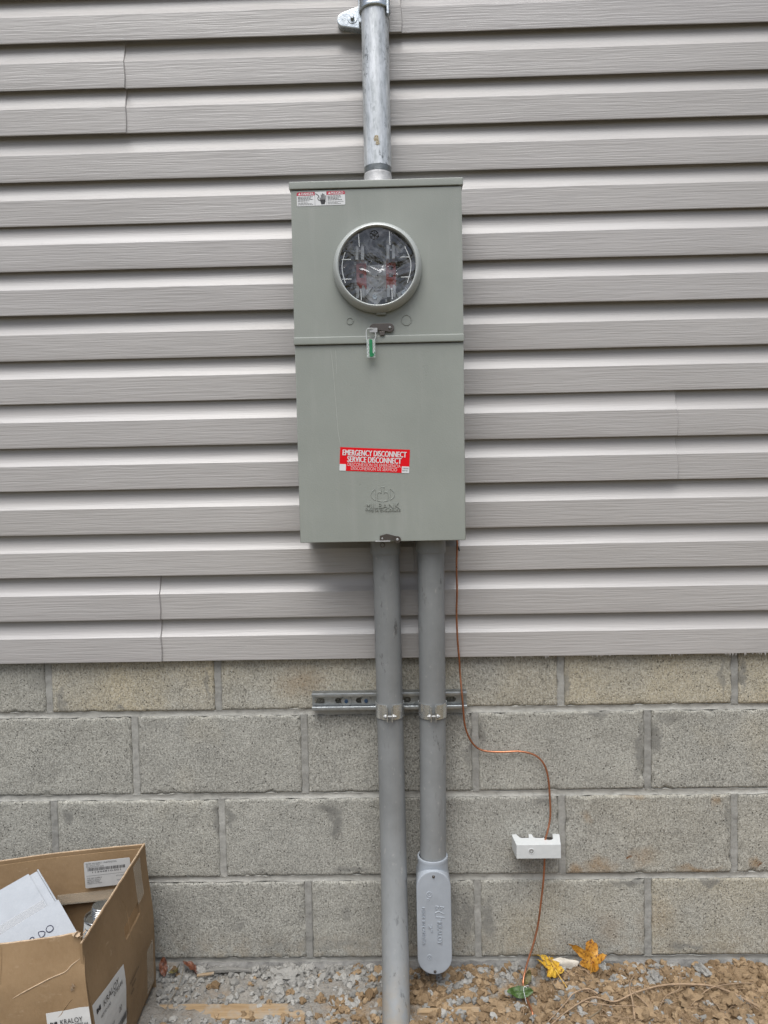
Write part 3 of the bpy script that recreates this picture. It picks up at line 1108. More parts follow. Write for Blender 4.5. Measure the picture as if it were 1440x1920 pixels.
def lug(cx, cz, ang, ln, wd, screw):
    c, s_ = math.cos(ang), math.sin(ang)
    ux, uz = Vector((c, 0, s_)), Vector((-s_, 0, c))
    b = B()
    b.prism(rrect(-ln, -wd, ln, wd, 0.002), (cx, -0.105, cz), ux, uz, (0, -1, 0), 0.006, (), 0.0008)
    b.prism(rrect(-0.0015, -wd - 0.001, 0.0015, wd + 0.001, 0.0008), Vector((cx, -0.105, cz)) - ux * ln * 0.55, ux, uz, (0, -1, 0), 0.012, (), 0.0006)
    b.prism(rrect(-0.0015, -wd - 0.001, 0.0015, wd + 0.001, 0.0008), Vector((cx, -0.105, cz)) + ux * ln * 0.9, ux, uz, (0, -1, 0), 0.010, (), 0.0006)
    o = b.add('lug', 'jaw', enc)
    if screw:
        b = B()
        b.lathe([(0.0, 0.004), (0.0022, 0.004), (0.0026, 0.006), (0.0045, 0.006), (0.0052, 0.0045), (0.0052, 0.0)], Vector((cx, -0.111, cz)) + ux * ln * 0.3, (0, -1, 0), 20)
        link('screw', b.mesh(), 'zinc', o)


lug(WX - 0.013, WI - 0.0600, R(-38), 0.021, 0.0110, True)
lug(WX + 0.050, WI - 0.058, R(30), 0.016, 0.007, True)
lug(WX + 0.047, WI + 0.042, R(40), 0.016, 0.008, True)
lug(WX - 0.054, WI + 0.040, R(-40), 0.016, 0.008, True)
# conductors inside, dim
b = B()
b.tube([(WX - 0.06, -0.08, WI + 0.06), (WX - 0.03, -0.085, WI + 0.07), (WX + 0.02, -0.08, WI + 0.062), (WX + 0.06, -0.082, WI + 0.07)], 0.006)
b.tube([(WX - 0.07, -0.08, WI - 0.03), (WX - 0.055, -0.09, WI), (WX - 0.06, -0.085, WI + 0.03)], 0.005)
b.add('conductor', 'black', enc)
# clear cover with moulded ribs
b = B()
b.lathe([(0.0, 0.0215), (0.03, 0.0214), (0.06, 0.021), (0.0797, 0.020)], (WX, FY, WZ), (0, -1, 0), 56)
cov = link('clear_cover', b.mesh(), 'cover', enc)
yr = FY - 0.0222
for pts in ([(WX - 0.066, yr, WZ + 0.030), (WX - 0.0725, yr, WZ + 0.008), (WX - 0.0725, yr, WZ - 0.012), (WX - 0.067, yr, WZ - 0.034)],
            [(WX + 0.058, yr, WZ + 0.038), (WX + 0.069, yr, WZ + 0.010), (WX + 0.069, yr, WZ - 0.012), (WX + 0.062, yr, WZ - 0.036)],
            [(WX - 0.0375, yr, WZ + 0.066), (WX - 0.0365, yr, WZ + 0.040)], [(WX + 0.0265, yr, WZ + 0.070), (WX + 0.0275, yr, WZ + 0.042)],
            [(WX - 0.035, yr, WZ - 0.048), (WX - 0.0345, yr, WZ - 0.070)], [(WX + 0.0295, yr, WZ - 0.046), (WX + 0.030, yr, WZ - 0.069)],
            [(WX - 0.073, yr, WZ + 0.0145), (WX - 0.054, yr, WZ + 0.0145)], [(WX - 0.073, yr, WZ - 0.026), (WX - 0.054, yr, WZ - 0.026)],
            [(WX + 0.049, yr, WZ + 0.0165), (WX + 0.068, yr, WZ + 0.0165)], [(WX + 0.049, yr, WZ - 0.0245), (WX + 0.068, yr, WZ - 0.0245)]):
    b = B()
    b.tube(pts, 0.0009, 6)
    link('cover_rib', b.mesh(), 'rib', cov)
b = B()
b.lathe([(0.0170, 0), (0.0172, 0.0003), (0.0170, 0.0005), (0.0168, 0.0003)], (WX - 0.002, yr + 0.001, WZ - 0.005), (0, -1, 0), 40, True)
link('cover_rib', b.mesh(), 'clear', cov)
b = B()
b.lathe([(0.0088, 0), (0.0094, 0.0006), (0.0088, 0.0010), (0.0082, 0.0006)], (WX - 0.005, yr + 0.001, WZ + 0.064), (0, -1, 0), 32, True)
for a in range(3):
    d = Vector((math.cos(a * PI / 3 + PI / 6), 0, math.sin(a * PI / 3 + PI / 6))) * 0.0085
    c = Vector((WX - 0.005, yr, WZ + 0.064))
    b.tube([c - d, c + d], 0.0007, 6)
link('cover_mark', b.mesh(), 'black', cov)
# knockouts: pressed rings with a small tie
for x, z, r in ((0.1386, 1.5158, 0.0069), (0.2583, 1.5152, 0.0107)):
    b = B()
    b.lathe([(r - 0.0010, 0.0), (r - 0.0006, 0.0016), (r + 0.0004, 0.0016), (r + 0.0009, 0.0)], (x, FY + 0.0002, z), (0, -1, 0), 36)
    b.box((x + r - 0.002, FY - 0.0008, z - 0.0009), (x + r + 0.0022, FY + 0.0002, z + 0.0009))
    b.lathe([(0, 0.0004), (r - 0.002, 0.0004), (r - 0.0017, 0.0)], (x, FY + 0.0002, z), (0, -1, 0), 36)
    b.add('knockout', 'paint', enc)


def plane_part(name, poly, y, mat, parent, depth=0.0004, bev=0.0):
    b = B()
    b.prism(poly, (0, y, 0), (1, 0, 0), (0, 0, 1), (0, -1, 0), depth, (), bev)
    return link(name, b.mesh(), mat, parent)


# upper latch
la = plane_part('latch', [(0.1800, 1.4985), (0.1812, 1.5035), (0.1845, 1.5068), (0.1890, 1.5083)] + circle(0.2228, 1.4990, 0.0092, 12, PI / 2, -PI / 2) + [(0.214, 1.4915), (0.1815, 1.4965)], FY - 0.004, 'steel_dark', enc, 0.002, 0.0006)
b = B()
b.lathe([(0, 0.0042), (0.0018, 0.0038), (0.003, 0.0024), (0.0036, 0.0)], (0.2231, FY - 0.006, 1.4988), (0, -1, 0), 18)
link('rivet', b.mesh(), 'steel', la)
b = B()
b.cyl((0.2231, FY - 0.004, 1.4988), (0.2231, FY + 0.001, 1.4988), 0.004, 16)
link('pivot', b.mesh(), 'steel', la)
b = B()
b.prism(rrect(0.1802, 1.4885, 0.1968, 1.4975, 0.0012), (0, FY - 0.013, 0), (1, 0, 0), (0, 0, 1), (0, -1, 0), 0.0014)
link('tab', b.mesh(), 'steel', la)
b = B()
b.prism([(0.2005, 1.4915), (0.2128, 1.4915), (0.2120, 1.4845), (0.2098, 1.4826), (0.2032, 1.4826), (0.2014, 1.4845)], (0, FY - 0.0058, 0), (1, 0, 0), (0, 0, 1), (0, -1, 0), 0.003, (), 0.0006)
link('tab', b.mesh(), 'steel_dark', la)

# danger label
ddx = (Vector((0.1343, 0, 1.7865)) - Vector((0.0325, 0, 1.7853))).normalized()
ddz = Vector((-ddx.z, 0, ddx.x))
dorg = Vector((0.0325, FY - 0.0002, 1.7570))
dl = B()
dl.prism(rrect(0, 0, 0.1016, 0.0285, 0.0025), dorg, ddx, ddz, (0, -1, 0), 0.0003)
dlab = link('danger_label', dl.mesh(), 'paper_w', enc)
for x0, x1 in ((0.0, 0.0378), (0.0630, 0.1016)):
    b = B()
    r = 0.0025
    if x0 == 0:
        poly = [(x0, 0.0215), (x1, 0.0215), (x1, 0.0285)] + circle(x0 + r, 0.0285 - r, r, 5, PI / 2, PI)
    else:
        poly = [(x0, 0.0215), (x1, 0.0215)] + circle(x1 - r, 0.0285 - r, r, 5, 0, PI / 2) + [(x0, 0.0285)]
    b.prism(poly, dorg, ddx, ddz, (0, -1, 0), 0.0005)
    link('red_band', b.mesh(), 'red_dull', dlab)
for q in (0, 1):
    text_part('label_text', 'DANGER', dorg + ddx * (0.0225 + q * 0.0005) + ddz * 0.0250, ddx, ddz, 0.0255, 0.0048, 'print_white', dlab, lift=0.0007 + 0.00012 * q)
for q in (0, 1):
    text_part('label_text', 'PELIGRO', dorg + ddx * (0.0850 + q * 0.0005) + ddz * 0.0250, ddx, ddz, 0.0255, 0.0048, 'print_white', dlab, lift=0.0007 + 0.00012 * q)
for a in (0.0058, 0.0690):
    b = B()
    b.prism([(a - 0.0027, 0.0228), (a + 0.0027, 0.0228), (a, 0.0275)], dorg, ddx, ddz, (0, -1, 0), 0.0007)
    link('alert_triangle', b.mesh(), 'print_white', dlab)
rg = random.Random(2)
rects = []
for a0, w in ((0.0022, 0.032), (0.0650, 0.034)):
    for q, bz in enumerate((0.0182, 0.0155, 0.0128, 0.0101, 0.0065, 0.0044, 0.0023)):
        x = a0
        end = a0 + w * rg.uniform(0.6, 1.0)
        while x < end:
            l = rg.uniform(0.002, 0.006)
            rects.append((x, bz, min(x + l, end), bz + (0.0012 if q < 4 else 0.0007)))
            x += l + 0.0008
tag(bars_part('fine_print', rects, dorg, ddx, ddz, 'ink', dlab, 0.0005), kind='stuff')
for dv0 in (0.0378, 0.0626):
    bars_part('divider', [(dv0, 0.0, dv0 + 0.0004, 0.0285)], dorg, ddx, ddz, 'ink', dlab, 0.0005)
# hand and shock bolt pictogram
hx, hz = 0.0548, 0.0105
b = B()
org2 = dorg
b.prism([(hx - 0.0055, 0.0085), (hx - 0.0035, 0.0025), (hx + 0.0035, 0.0025), (hx + 0.0058, 0.0085), (hx + 0.0050, 0.0120), (hx - 0.0048, 0.0120)], org2, ddx, ddz, (0, -1, 0), 0.0006)
for fx, f0, f1, lean in ((-0.0052, 0.0098, 0.0168, -0.0008), (-0.0028, 0.0115, 0.0225, -0.0004), (-0.0003, 0.0115, 0.0248, 0.0), (0.0022, 0.0115, 0.0235, 0.0003), (0.0046, 0.0105, 0.0205, 0.0006)):
    b.prism([(hx + fx - 0.0009, f0), (hx + fx + 0.0009, f0), (hx + fx + lean + 0.0009, f1), (hx + fx + lean - 0.0009, f1)], org2, ddx, ddz, (0, -1, 0), 0.0006)
link('hand_pictogram', b.mesh(), 'ink', dlab)
b = B()
pl = [(0.0392, 0.0250), (0.0440, 0.0222), (0.0470, 0.0190), (0.0442, 0.0160), (0.0448, 0.0125), (0.0480, 0.0098)]
for (a0, b0), (a1, b1) in zip(pl[:-1], pl[1:]):
    d = Vector((a1 - a0, b1 - b0)).normalized() * 0.0007
    b.prism([(a0 - d.y, b0 + d.x), (a0 + d.y, b0 - d.x), (a1 + d.y, b1 - d.x), (a1 - d.y, b1 + d.x)], org2, ddx, ddz, (0, -1, 0), 0.0006)
link('shock_pictogram', b.mesh(), 'ink', dlab)

# red emergency disconnect label, turned a little clockwise
DY = -0.149
rdx = (Vector((0.2614, 0, 1.2417)) - Vector((0.1124, 0, 1.2504))).normalized()
rdz = Vector((-rdx.z, 0, rdx.x))
rorg = Vector((0.1093, DY - 0.0002, 1.2002))
LW, LH = 0.1492, 0.0501
rb = B()
rb.prism(rrect(0, 0, LW, LH, 0.001), rorg, rdx, rdz, (0, -1, 0), 0.0003)
rlab = link('service_label', rb.mesh(), 'red', enc)


def rtext(s, cx, cz, w, h, mat, thick):
    for q in ((-1, 0, 1) if thick else (0,)):
        text_part('label_text', s, rorg + rdx * (cx + q * thick) + rdz * cz, rdx, rdz, w - 2 * thick, h, mat, rlab, lift=0.0007 + 0.00012 * (q + 1))


rtext('EMERGENCY DISCONNECT', 0.0740, 0.0390, 0.1370, 0.0122, 'print_white', 0.0005)
rtext('SERVICE DISCONNECT', 0.0740, 0.0252, 0.1160, 0.0122, 'print_white', 0.0005)
rtext('DESCONEXION DE EMERGENCIA', 0.0740, 0.0141, 0.1130, 0.0072, 'print_pink', 0.0)
rtext('DESCONEXION DE SERVICIO', 0.0740, 0.0062, 0.0985, 0.0072, 'print_pink', 0.0)
for x0, x1 in ((0.0, 0.0138), (LW - 0.0160, LW)):
    b = B()
    b.prism(rrect(x0, 0.0, x1, 0.0140, 0.0012), rorg, rdx, rdz, (0, -1, 0), 0.0005)
    link('white_corner', b.mesh(), 'paper_w', rlab)
text_part('label_text', 'CP8359B', rorg + rdx * (LW - 0.008) + rdz * 0.0100, rdx, rdz, 0.0125, 0.0026, 'ink', rlab, lift=0.0008)
text_part('label_text', 'REV B', rorg + rdx * (LW - 0.009) + rdz * 0.0052, rdx, rdz, 0.0105, 0.0030, 'ink', rlab, thick=0.008, lift=0.0008)

# pressed maker's mark
LX, LZ = 0.2010, 1.1470
b = B()


def arc_bar(cx, cz, rx, rz, a0, a1, w, n=12):
    o = [(cx + (rx) * math.cos(a0 + (a1 - a0) * i / n), cz + (rz) * math.sin(a0 + (a1 - a0) * i / n)) for i in range(n + 1)]
    q = [(cx + (rx - w) * math.cos(a0 + (a1 - a0) * i / n), cz + (rz - w) * math.sin(a0 + (a1 - a0) * i / n)) for i in range(n + 1)]
    return o + q[::-1]


ey = (0, DY + 0.0002, 0)
ea = ((1, 0, 0), (0, 0, 1), (0, -1, 0), 0.0011)
for s in (-1, 1):
    seg = [(LX + s * 0.0253 * math.cos(a), LZ + 0.0150 * math.sin(a)) for a in [R(-52 + 104 * i / 12) for i in range(13)]]
    b.tube([(x, DY, z) for x, z in seg + [seg[0]]], 0.0009, 6, 2, smooth=False)
    st = [(LX + s * x, z) for x, z in ((0.0012, LZ - 0.0150), (0.0112, LZ - 0.0130), (0.0112, LZ + 0.001), (0.0100, LZ + 0.0042), (0.0070, LZ + 0.0055), (0.0042, LZ + 0.0045), (0.0028, LZ + 0.002), (0.0022, LZ + 0.010), (0.0042, LZ + 0.0160), (0.0008, LZ + 0.0160))]
    b.tube([(x, DY, z) for x, z in st], 0.0009, 6, 2, smooth=False)
b.add('pressed_emblem', 'paint', enc)
text_part('pressed_lettering', 'MILBANK', (0.2005, DY + 0.0002, 1.1234), (1, 0, 0), (0, 0, 1), 0.0715, 0.0112, 'paint', enc, extrude=0.0038)
text_part('pressed_lettering', 'TYPE 3R ENCLOSURE', (0.2008, DY + 0.0002, 1.1135), (1, 0, 0), (0, 0, 1), 0.075, 0.0050, 'paint', enc, extrude=0.0034)

# pale run marks on the door
for pts in ([(0.0965, 1.4574), (0.1002, 1.418), (0.1052, 1.3389), (0.1085, 1.2822), (0.1136, 1.2526)], [(0.1067, 1.4571), (0.1085, 1.4065)]):
    b = B()
    b.tube([(x, DY + 0.0001, z) for x, z in pts], [0.0004] + [0.00055] * (len(pts) - 2) + [0.0003], 6, 8)
    b.add('scratch', 'scratch', door)

# lower latch and hasp
lo = plane_part('latch', [(0.1929, 1.0475), (0.1932, 1.0587), (0.2081, 1.0630), (0.2290, 1.0575)] + circle(0.2308, 1.0500, 0.0075, 10, PI * 0.42, -PI * 0.6) + [(0.2215, 1.0500), (0.2100, 1.0505), (0.2040, 1.0480)], DY - 0.003, 'steel_dark', enc, 0.002, 0.0005)
for x, z, r in ((0.2308, 1.0500, 0.0032), (0.1985, 1.0530, 0.0022)):
    b = B()
    b.lathe([(0, 0.003), (r * 0.5, 0.0028), (r * 0.85, 0.0018), (r, 0.0)], (x, DY - 0.005, z), (0, -1, 0), 16)
    b.cyl((x, DY - 0.003, z), (x, DY + 0.001, z), r * 0.8, 12)
    link('rivet', b.mesh(), 'steel', lo)
b = B()
b.box((0.1838, DY - 0.019, 1.0472), (0.2157, DY - 0.003, 1.0486), 0.0004)
link('hasp_plate', b.mesh(), 'steel', lo)
b = B()
b.lathe([(0.0046, 0), (0.0056, 0.001), (0.0046, 0.002), (0.0036, 0.001)], (0.1990, DY - 0.011, 1.0398), (0, -1, 0), 28, True)
link('hasp_ring', b.mesh(), 'steel_dark', lo)

# plastic padlock seal hanging from the upper latch
seal = thing('security_seal', 'small clear and green plastic seal hanging from the upper latch', 'seal', (0.1828, -0.164, 1.4355))
b = B()
b.prism(rrect(0.1735, 1.4357, 0.1918, 1.4742, 0.0018), (0, -0.1605, 0), (1, 0, 0), (0, 0, 1), (0, -1, 0), 0.0045, (), 0.0008)
b.add('seal_body', 'clear', seal)
b = B()
b.prism(rrect(0.1792, 1.4375, 0.1860, 1.4738, 0.001), (0, -0.1618, 0), (1, 0, 0), (0, 0, 1), (0, -1, 0), 0.0040, (), 0.0006)
b.prism([(0.1860, 1.4378), (0.1905, 1.4400), (0.1912, 1.4465), (0.1860, 1.4450)], (0, -0.1618, 0), (1, 0, 0), (0, 0, 1), (0, -1, 0), 0.0036)
b.add('seal_insert', 'seal_green', seal)
for x in (0.1765, 0.1890):
    b = B()
    b.tube([(x + 0.0012 * math.sin(i * 2.2), -0.1655, 1.4395 + i * 0.0028) for i in range(11 if x < 0.18 else 9)], 0.0006, 6)
    b.add('seal_marking', 'rib', seal)
b = B()
b.tube([(0.1742, -0.1625, 1.4735), (0.1732, -0.1632, 1.4820), (0.1736, -0.164, 1.4915), (0.1765, -0.1655, 1.4958), (0.1820, -0.166, 1.4966), (0.1875, -0.165, 1.4962)], 0.0009, 8)
b.tube([(0.1908, -0.1625, 1.4735), (0.1926, -0.1632, 1.4790), (0.1930, -0.1638, 1.4850), (0.1915, -0.164, 1.4890)], 0.0009, 8)
b.add('seal_wire', 'rib', seal)

# ------------------------------------------------------------------ galvanised mast
MX, MY = 0.2020, -0.060
mast = thing('metal_mast', 'galvanised steel service mast pipe rising from the top of the enclosure', 'pipe', (MX, MY, 1.8075))
b = B()
PR = 0.03015
b.lathe([(PR - 0.004, 3.0), (PR, 3.0), (PR, 1.8672)], (MX, MY, 0), (0, 0, 1), 56)
b.add('pipe', 'galv', mast, smooth=60)
b = B()
prof = [(PR - 0.0002, 1.8672)]
z = 1.8672
while z > 1.8530:
    prof += [(PR - 0.0002, z - 0.0008), (PR - 0.0017, z - 0.0014), (PR - 0.0017, z - 0.0018), (PR - 0.0002, z - 0.0024)]
    z -= 0.0024
b.lathe(prof, (MX, MY, 0), (0, 0, 1), 48)
b.add('thread', 'zinc_dull', mast, smooth=20)
b = B()
b.lathe([(PR - 0.0016, 1.8545), (PR - 0.0004, 1.8535), (PR + 0.0006, 1.850), (PR + 0.0012, 1.832), (PR + 0.010, 1.822), (PR + 0.015, 1.812), (PR + 0.015, 1.8076), (0.0, 1.8076)], (MX, MY, 0), (0, 0, 1), 48)
b.add('hub', 'aluminium', mast, smooth=60)
# rust-brown daub on the pipe
b = B()
rg = random.Random(11)
for (px, pz, pw, ph) in ((0.2005, 1.9195, 0.0055, 0.007), (0.2030, 1.9090, 0.0052, 0.0055)):
    pts = []
    for i in range(14):
        a = 2 * PI * i / 14
        k = 1 + rg.uniform(-0.35, 0.3)
        pts.append((px + pw * k * math.cos(a), pz + ph * k * math.sin(a)))
    vv = []
    for (x, z_) in pts:
        y = MY - math.sqrt(PR ** 2 - (x - MX) ** 2) - 0.0004
        vv.append(b.bm.verts.new((x, y, z_)))
    cv = b.bm.verts.new((px, MY - math.sqrt(PR ** 2 - (px - MX) ** 2) - 0.0013, pz))
    for i in range(14):
        b.bm.faces.new((vv[i], vv[(i + 1) % 14], cv))
t = NT('rust_daub')
c = t.mix(t.ramp(t.noise(t.pos(), 420, 4, 0.7), 0.35, 0.62), (0.16, 0.085, 0.03), (0.62, 0.56, 0.40))
t.set(c, 0.8)
M['rust'] = t.m
b.add('rust_daub', 'rust', mast)

# pipe strap on its back plate
strap = thing('pipe_strap', 'zinc plated strap bracket holding the mast pipe to the siding', 'bracket', (0.17, -0.02, 2.20))
b = B()
ear = [(0.1760, 2.2330), (0.1500, 2.2250), (0.1300, 2.2175)] + circle(0.1325, 2.2020, 0.0150, 8, R(115), R(245)) + [(0.1330, 2.1870), (0.1500, 2.1840), (0.1760, 2.1800)]
b.prism(ear, (0, -0.0335, 0), (1, 0, 0), (0, 0, 1), (0, -1, 0), 0.0065, (), 0.0022)
b.prism([(x * 0.97 + 0.004, z) for x, z in ear], (0, -0.0200, 0), (1, 0, 0), (0, 0, 1), (0, -1, 0), 0.0135)
b.box((0.166, -0.060, 2.183), (0.1765, -0.021, 2.262), 0.002)
b.add('bracket_ear', 'zinc', strap)
b = B()
b.box((0.2280, -0.085, 2.185), (0.2335, -0.021, 2.262), 0.0015)
b.add('bracket_side', 'zinc', strap)
b = B()
b.lathe([(PR + 0.0003, -0.008), (PR + 0.0035, -0.008), (PR + 0.0050, -0.006), (PR + 0.0050, -0.001), (PR + 0.0036, 0.001), (PR + 0.0036, 0.040), (PR + 0.005, 0.042), (PR + 0.005, 0.047), (PR + 0.0003, 0.047)], (MX, MY, 2.2085), (0, 0, 1), 56, True)
b.add('band', 'zinc', strap, smooth=40)
b = B()
b.lathe([(0, 0.0015), (0.0108, 0.0015), (0.0112, 0.0008), (0.0112, 0)], (0.1515, -0.040, 2.2035), (0, -1, 0), 28)
wsh = b.add('washer', 'zinc', strap)
b = B()
b.lathe([(0.0, 0.0075), (0.0040, 0.0075), (0.0048, 0.0066), (0.0048, 0.0)], (0.1515, -0.0415, 2.2035), (0, -1, 0), 6)
link('bolt_head', b.mesh(), 'zinc', wsh, smooth=20)
b = B()
b.lathe([(0.0030, 0.0), (0.0034, 0.0004), (0.0038, 0.0)], (0.1325, -0.0399, 2.2020), (0, -1, 0), 20)
b.add('stamp_mark', 'zinc_dull', strap)

# ------------------------------------------------------------------ PVC conduits
PVR = 0.03015
lp = thing('pvc_conduit', 'long grey plastic conduit running from the enclosure into the ground', 'pipe', (0.2095, -0.21, -0.05), 'grey plastic conduits under the enclosure')
b = B()
LPATH = [(0.2030, -0.080, 1.049), (0.2045, -0.0785, 0.98), (0.2052, -0.066, 0.80), (0.2060, -0.0545, 0.6533), (0.2070, -0.053, 0.50), (0.2079, -0.058, 0.35), (0.2085, -0.088, 0.22), (0.2092, -0.140, 0.10), (0.2095, -0.190, 0.015), (0.2097, -0.226, -0.05)]
b.tube(LPATH, PVR, 48, 8)
b.add('pipe', 'pvc', lp, smooth=60)
b = B()
b.lathe([(PVR + 0.0002, 1.0135), (PVR + 0.0025, 1.0128), (PVR + 0.0034, 1.0142), (PVR + 0.0034, 1.0485), (0, 1.0485)], (0.2035, -0.0795, 0), (0, 0, 1), 48)
b.add('coupling', 'pvc', lp, smooth=40)
rp = thing('pvc_conduit', 'short grey plastic conduit ending in the oblong fitting above the soil', 'pipe', (0.2995, -0.054, 0.29), 'grey plastic conduits under the enclosure')
b = B()
b.tube([(0.3048, -0.080, 1.049), (0.3047, -0.0785, 0.98), (0.3044, -0.067, 0.80), (0.3039, -0.0545, 0.652), (0.3022, -0.053, 0.48), (0.2997, -0.054, 0.285)], PVR, 48, 8)
b.add('pipe', 'pvc', rp, smooth=60)
b = B()
b.lathe([(PVR + 0.0002, 1.0148), (PVR + 0.0025, 1.0141), (PVR + 0.0034, 1.0155), (PVR + 0.0034, 1.0485), (0, 1.0485)], (0.3047, -0.0795, 0), (0, 0, 1), 48)
b.add('coupling', 'pvc', rp, smooth=40)

# oblong LB fitting
lb = thing('conduit_body', 'blue grey oblong plastic access fitting with screwed cover below the short conduit', 'conduit fitting', (0.2985, -0.06, 0.05))
CXL, CZL = 0.2980, 0.1735
b = B()
b.prism(stadium(CXL, CZL, 0.0385, 0.1185, 20), (0, -0.022, 0), (1, 0, 0), (0, 0, 1), (0, -1, 0), 0.069, (), 0.003)
# neck that swells out of the body
b.lathe([(0.0312, 0.3075), (0.0345, 0.3082), (0.0358, 0.3065), (0.0352, 0.3000), (0.0346, 0.2960), (0.0346, 0.2760), (0.0372, 0.2640), (0.0398, 0.2480), (0.0360, 0.23)], (0.2985, -0.0545, 0), (0, 0, 1), 48)
b.lathe([(0.0312, 0.3075), (0.0308, 0.285)], (0.2985, -0.0545, 0), (0, 0, 1), 48)
b.add('fitting_body', 'pvc_body', lb, smooth=45)
b = B()
b.prism(stadium(CXL, CZL, 0.0390, 0.1190, 24), (0, -0.0912, 0), (1, 0, 0), (0, 0, 1), (0, -1, 0), 0.0016)
b.add('gasket', 'black', lb)
b = B()
b.prism(stadium(CXL, CZL, 0.0393, 0.1205, 28), (0, -0.0930, 0), (1, 0, 0), (0, 0, 1), (0, -1, 0), 0.0080, (), 0.0030)
cvr = b.add('cover', 'pvc_body', lb, smooth=40)
CY = -0.1010
for z in (0.2815, 0.0610):
    b = B()
    b.lathe([(0, 0.0028), (0.0012, 0.0027), (0.0028, 0.0017), (0.0034, 0.0)], (CXL, CY, z), (0, -1, 0), 16)
    link('screw', b.mesh(), 'steel_dark', cvr)
dn, rt = (0, 0, -1), (1, 0, 0)
text_part('raised_lettering', 'KRALOY', (0.3100, CY + 0.0001, 0.1510), dn, rt, 0.0525, 0.0105, 'pvc_body', cvr, extrude=0.0036)
text_part('raised_lettering', 'MADE IN CANADA', (0.2740, CY + 0.0001, 0.1675), dn, rt, 0.0860, 0.0066, 'pvc_body', cvr, extrude=0.0036)
text_part('raised_lettering', '2"', (0.2890, CY + 0.0001, 0.1620), dn, rt, 0.0165, 0.0090, 'pvc_body', cvr, extrude=0.0036)
for x, z, r in ((0.2880, 0.2405, 0.0058), (0.2860, 0.0945, 0.0052), (0.2852, 0.2290, 0.0022)):
    b = B()
    b.lathe([(r - 0.0009, 0.0), (r - 0.0004, 0.0010), (r + 0.0004, 0.0010), (r + 0.0009, 0.0)], (x, CY + 0.0002, z), (0, -1, 0), 24)
    if r > 0.003:
        b.tube([(x - r * 0.4, CY - 0.0003, z + r * 0.45), (x - r * 0.35, CY - 0.0003, z - r * 0.4), (x + r * 0.1, CY - 0.0003, z - r * 0.1), (x + r * 0.4, CY - 0.0003, z + r * 0.45)], 0.0006, 6, 4)
    link('raised_mark', b.mesh(), 'pvc_body', cvr)
b = B()   # block K mark, raised outlines
for pts in ([(0.3010, 0.2135), (0.3090, 0.2125)], [(0.3120, 0.2122), (0.3205, 0.2108)], [(0.3010, 0.2125), (0.3020, 0.2045), (0.3085, 0.2115)], [(0.3200, 0.2105), (0.3120, 0.2045), (0.3120, 0.2120)],
            [(0.3010, 0.1985), (0.3090, 0.2010), (0.3205, 0.1945)], [(0.3010, 0.1975), (0.3010, 0.1885), (0.3215, 0.1870)], [(0.3150, 0.1880), (0.3130, 0.1805)]):
    b.tube([(x, CY - 0.0002, z) for x, z in pts], 0.0009, 6, 4, smooth=False)
link('raised_emblem', b.mesh(), 'pvc_body', cvr)

# ------------------------------------------------------------------ strut channel with two clamps
strut = thing('strut_channel', 'slotted galvanised strut channel bolted across the concrete blocks', 'strut', (0.204, 0, 0.6405))
SX0, SX1, SZc, SD = 0.0228, 0.3854, 0.6605, 0.0245
b = B()
holes = [stadium(0, 0, 0.0065, 0.0125, 7) for _ in range(7)]
hc = [0.0400, 0.0890, 0.1380, 0.1870, 0.2430, 0.2960, 0.3480]
holes = [[(c + q[1], SZc + q[0]) for q in h] for c, h in zip(hc, holes)]
b.prism([(SX0, SZc - 0.0205), (SX1, SZc - 0.0205), (SX1, SZc + 0.0205), (SX0, SZc + 0.0205)], (0, -0.0115, 0), (1, 0, 0), (0, 0, 1), (0, -1, 0), 0.0018, holes)
b.add('back_plate', 'zinc_dull', strut)
for s in (-1, 1):
    b = B()
    o_ = []
    # flange, lip and in-turned return, as a bent sheet
    prof = [(-0.0012, 0.0205), (-SD + 0.002, 0.0205), (-SD + 0.0006, 0.0199), (-SD, 0.0185), (-SD, 0.0130), (-SD + 0.0010, 0.0118), (-SD + 0.0060, 0.0118)]
    inn = [(-SD + 0.0060, 0.0136), (-SD + 0.0024, 0.0138), (-SD + 0.0022, 0.0178), (-SD + 0.0030, 0.0185), (-0.0012, 0.0185)]
    pr = [(y, SZc + s * z) for y, z in prof + inn]
    b.prism(pr, (SX0, 0, 0), (0, 1, 0), (0, 0, 1), (1, 0, 0), SX1 - SX0)
    b.add('flange', 'zinc_dull', strut, smooth=40)
for x in (0.1031, 0.1499):
    b = B()
    b.lathe([(0.0, 0.0018), (0.0120, 0.0018), (0.0125, 0.0010), (0.0125, 0)], (x, -0.0134, SZc - 0.001), (0, -1, 0), 24)
    o = b.add('washer', 'zinc_dull', strut)
    b = B()
    b.lathe([(0.0, 0.0050), (0.0040, 0.0050), (0.0046, 0.0042), (0.0046, 0.0)], (x, -0.0152, SZc - 0.001), (0, -1, 0), 6)
    link('screw_head', b.mesh(), 'blue_bolt', o, smooth=20)


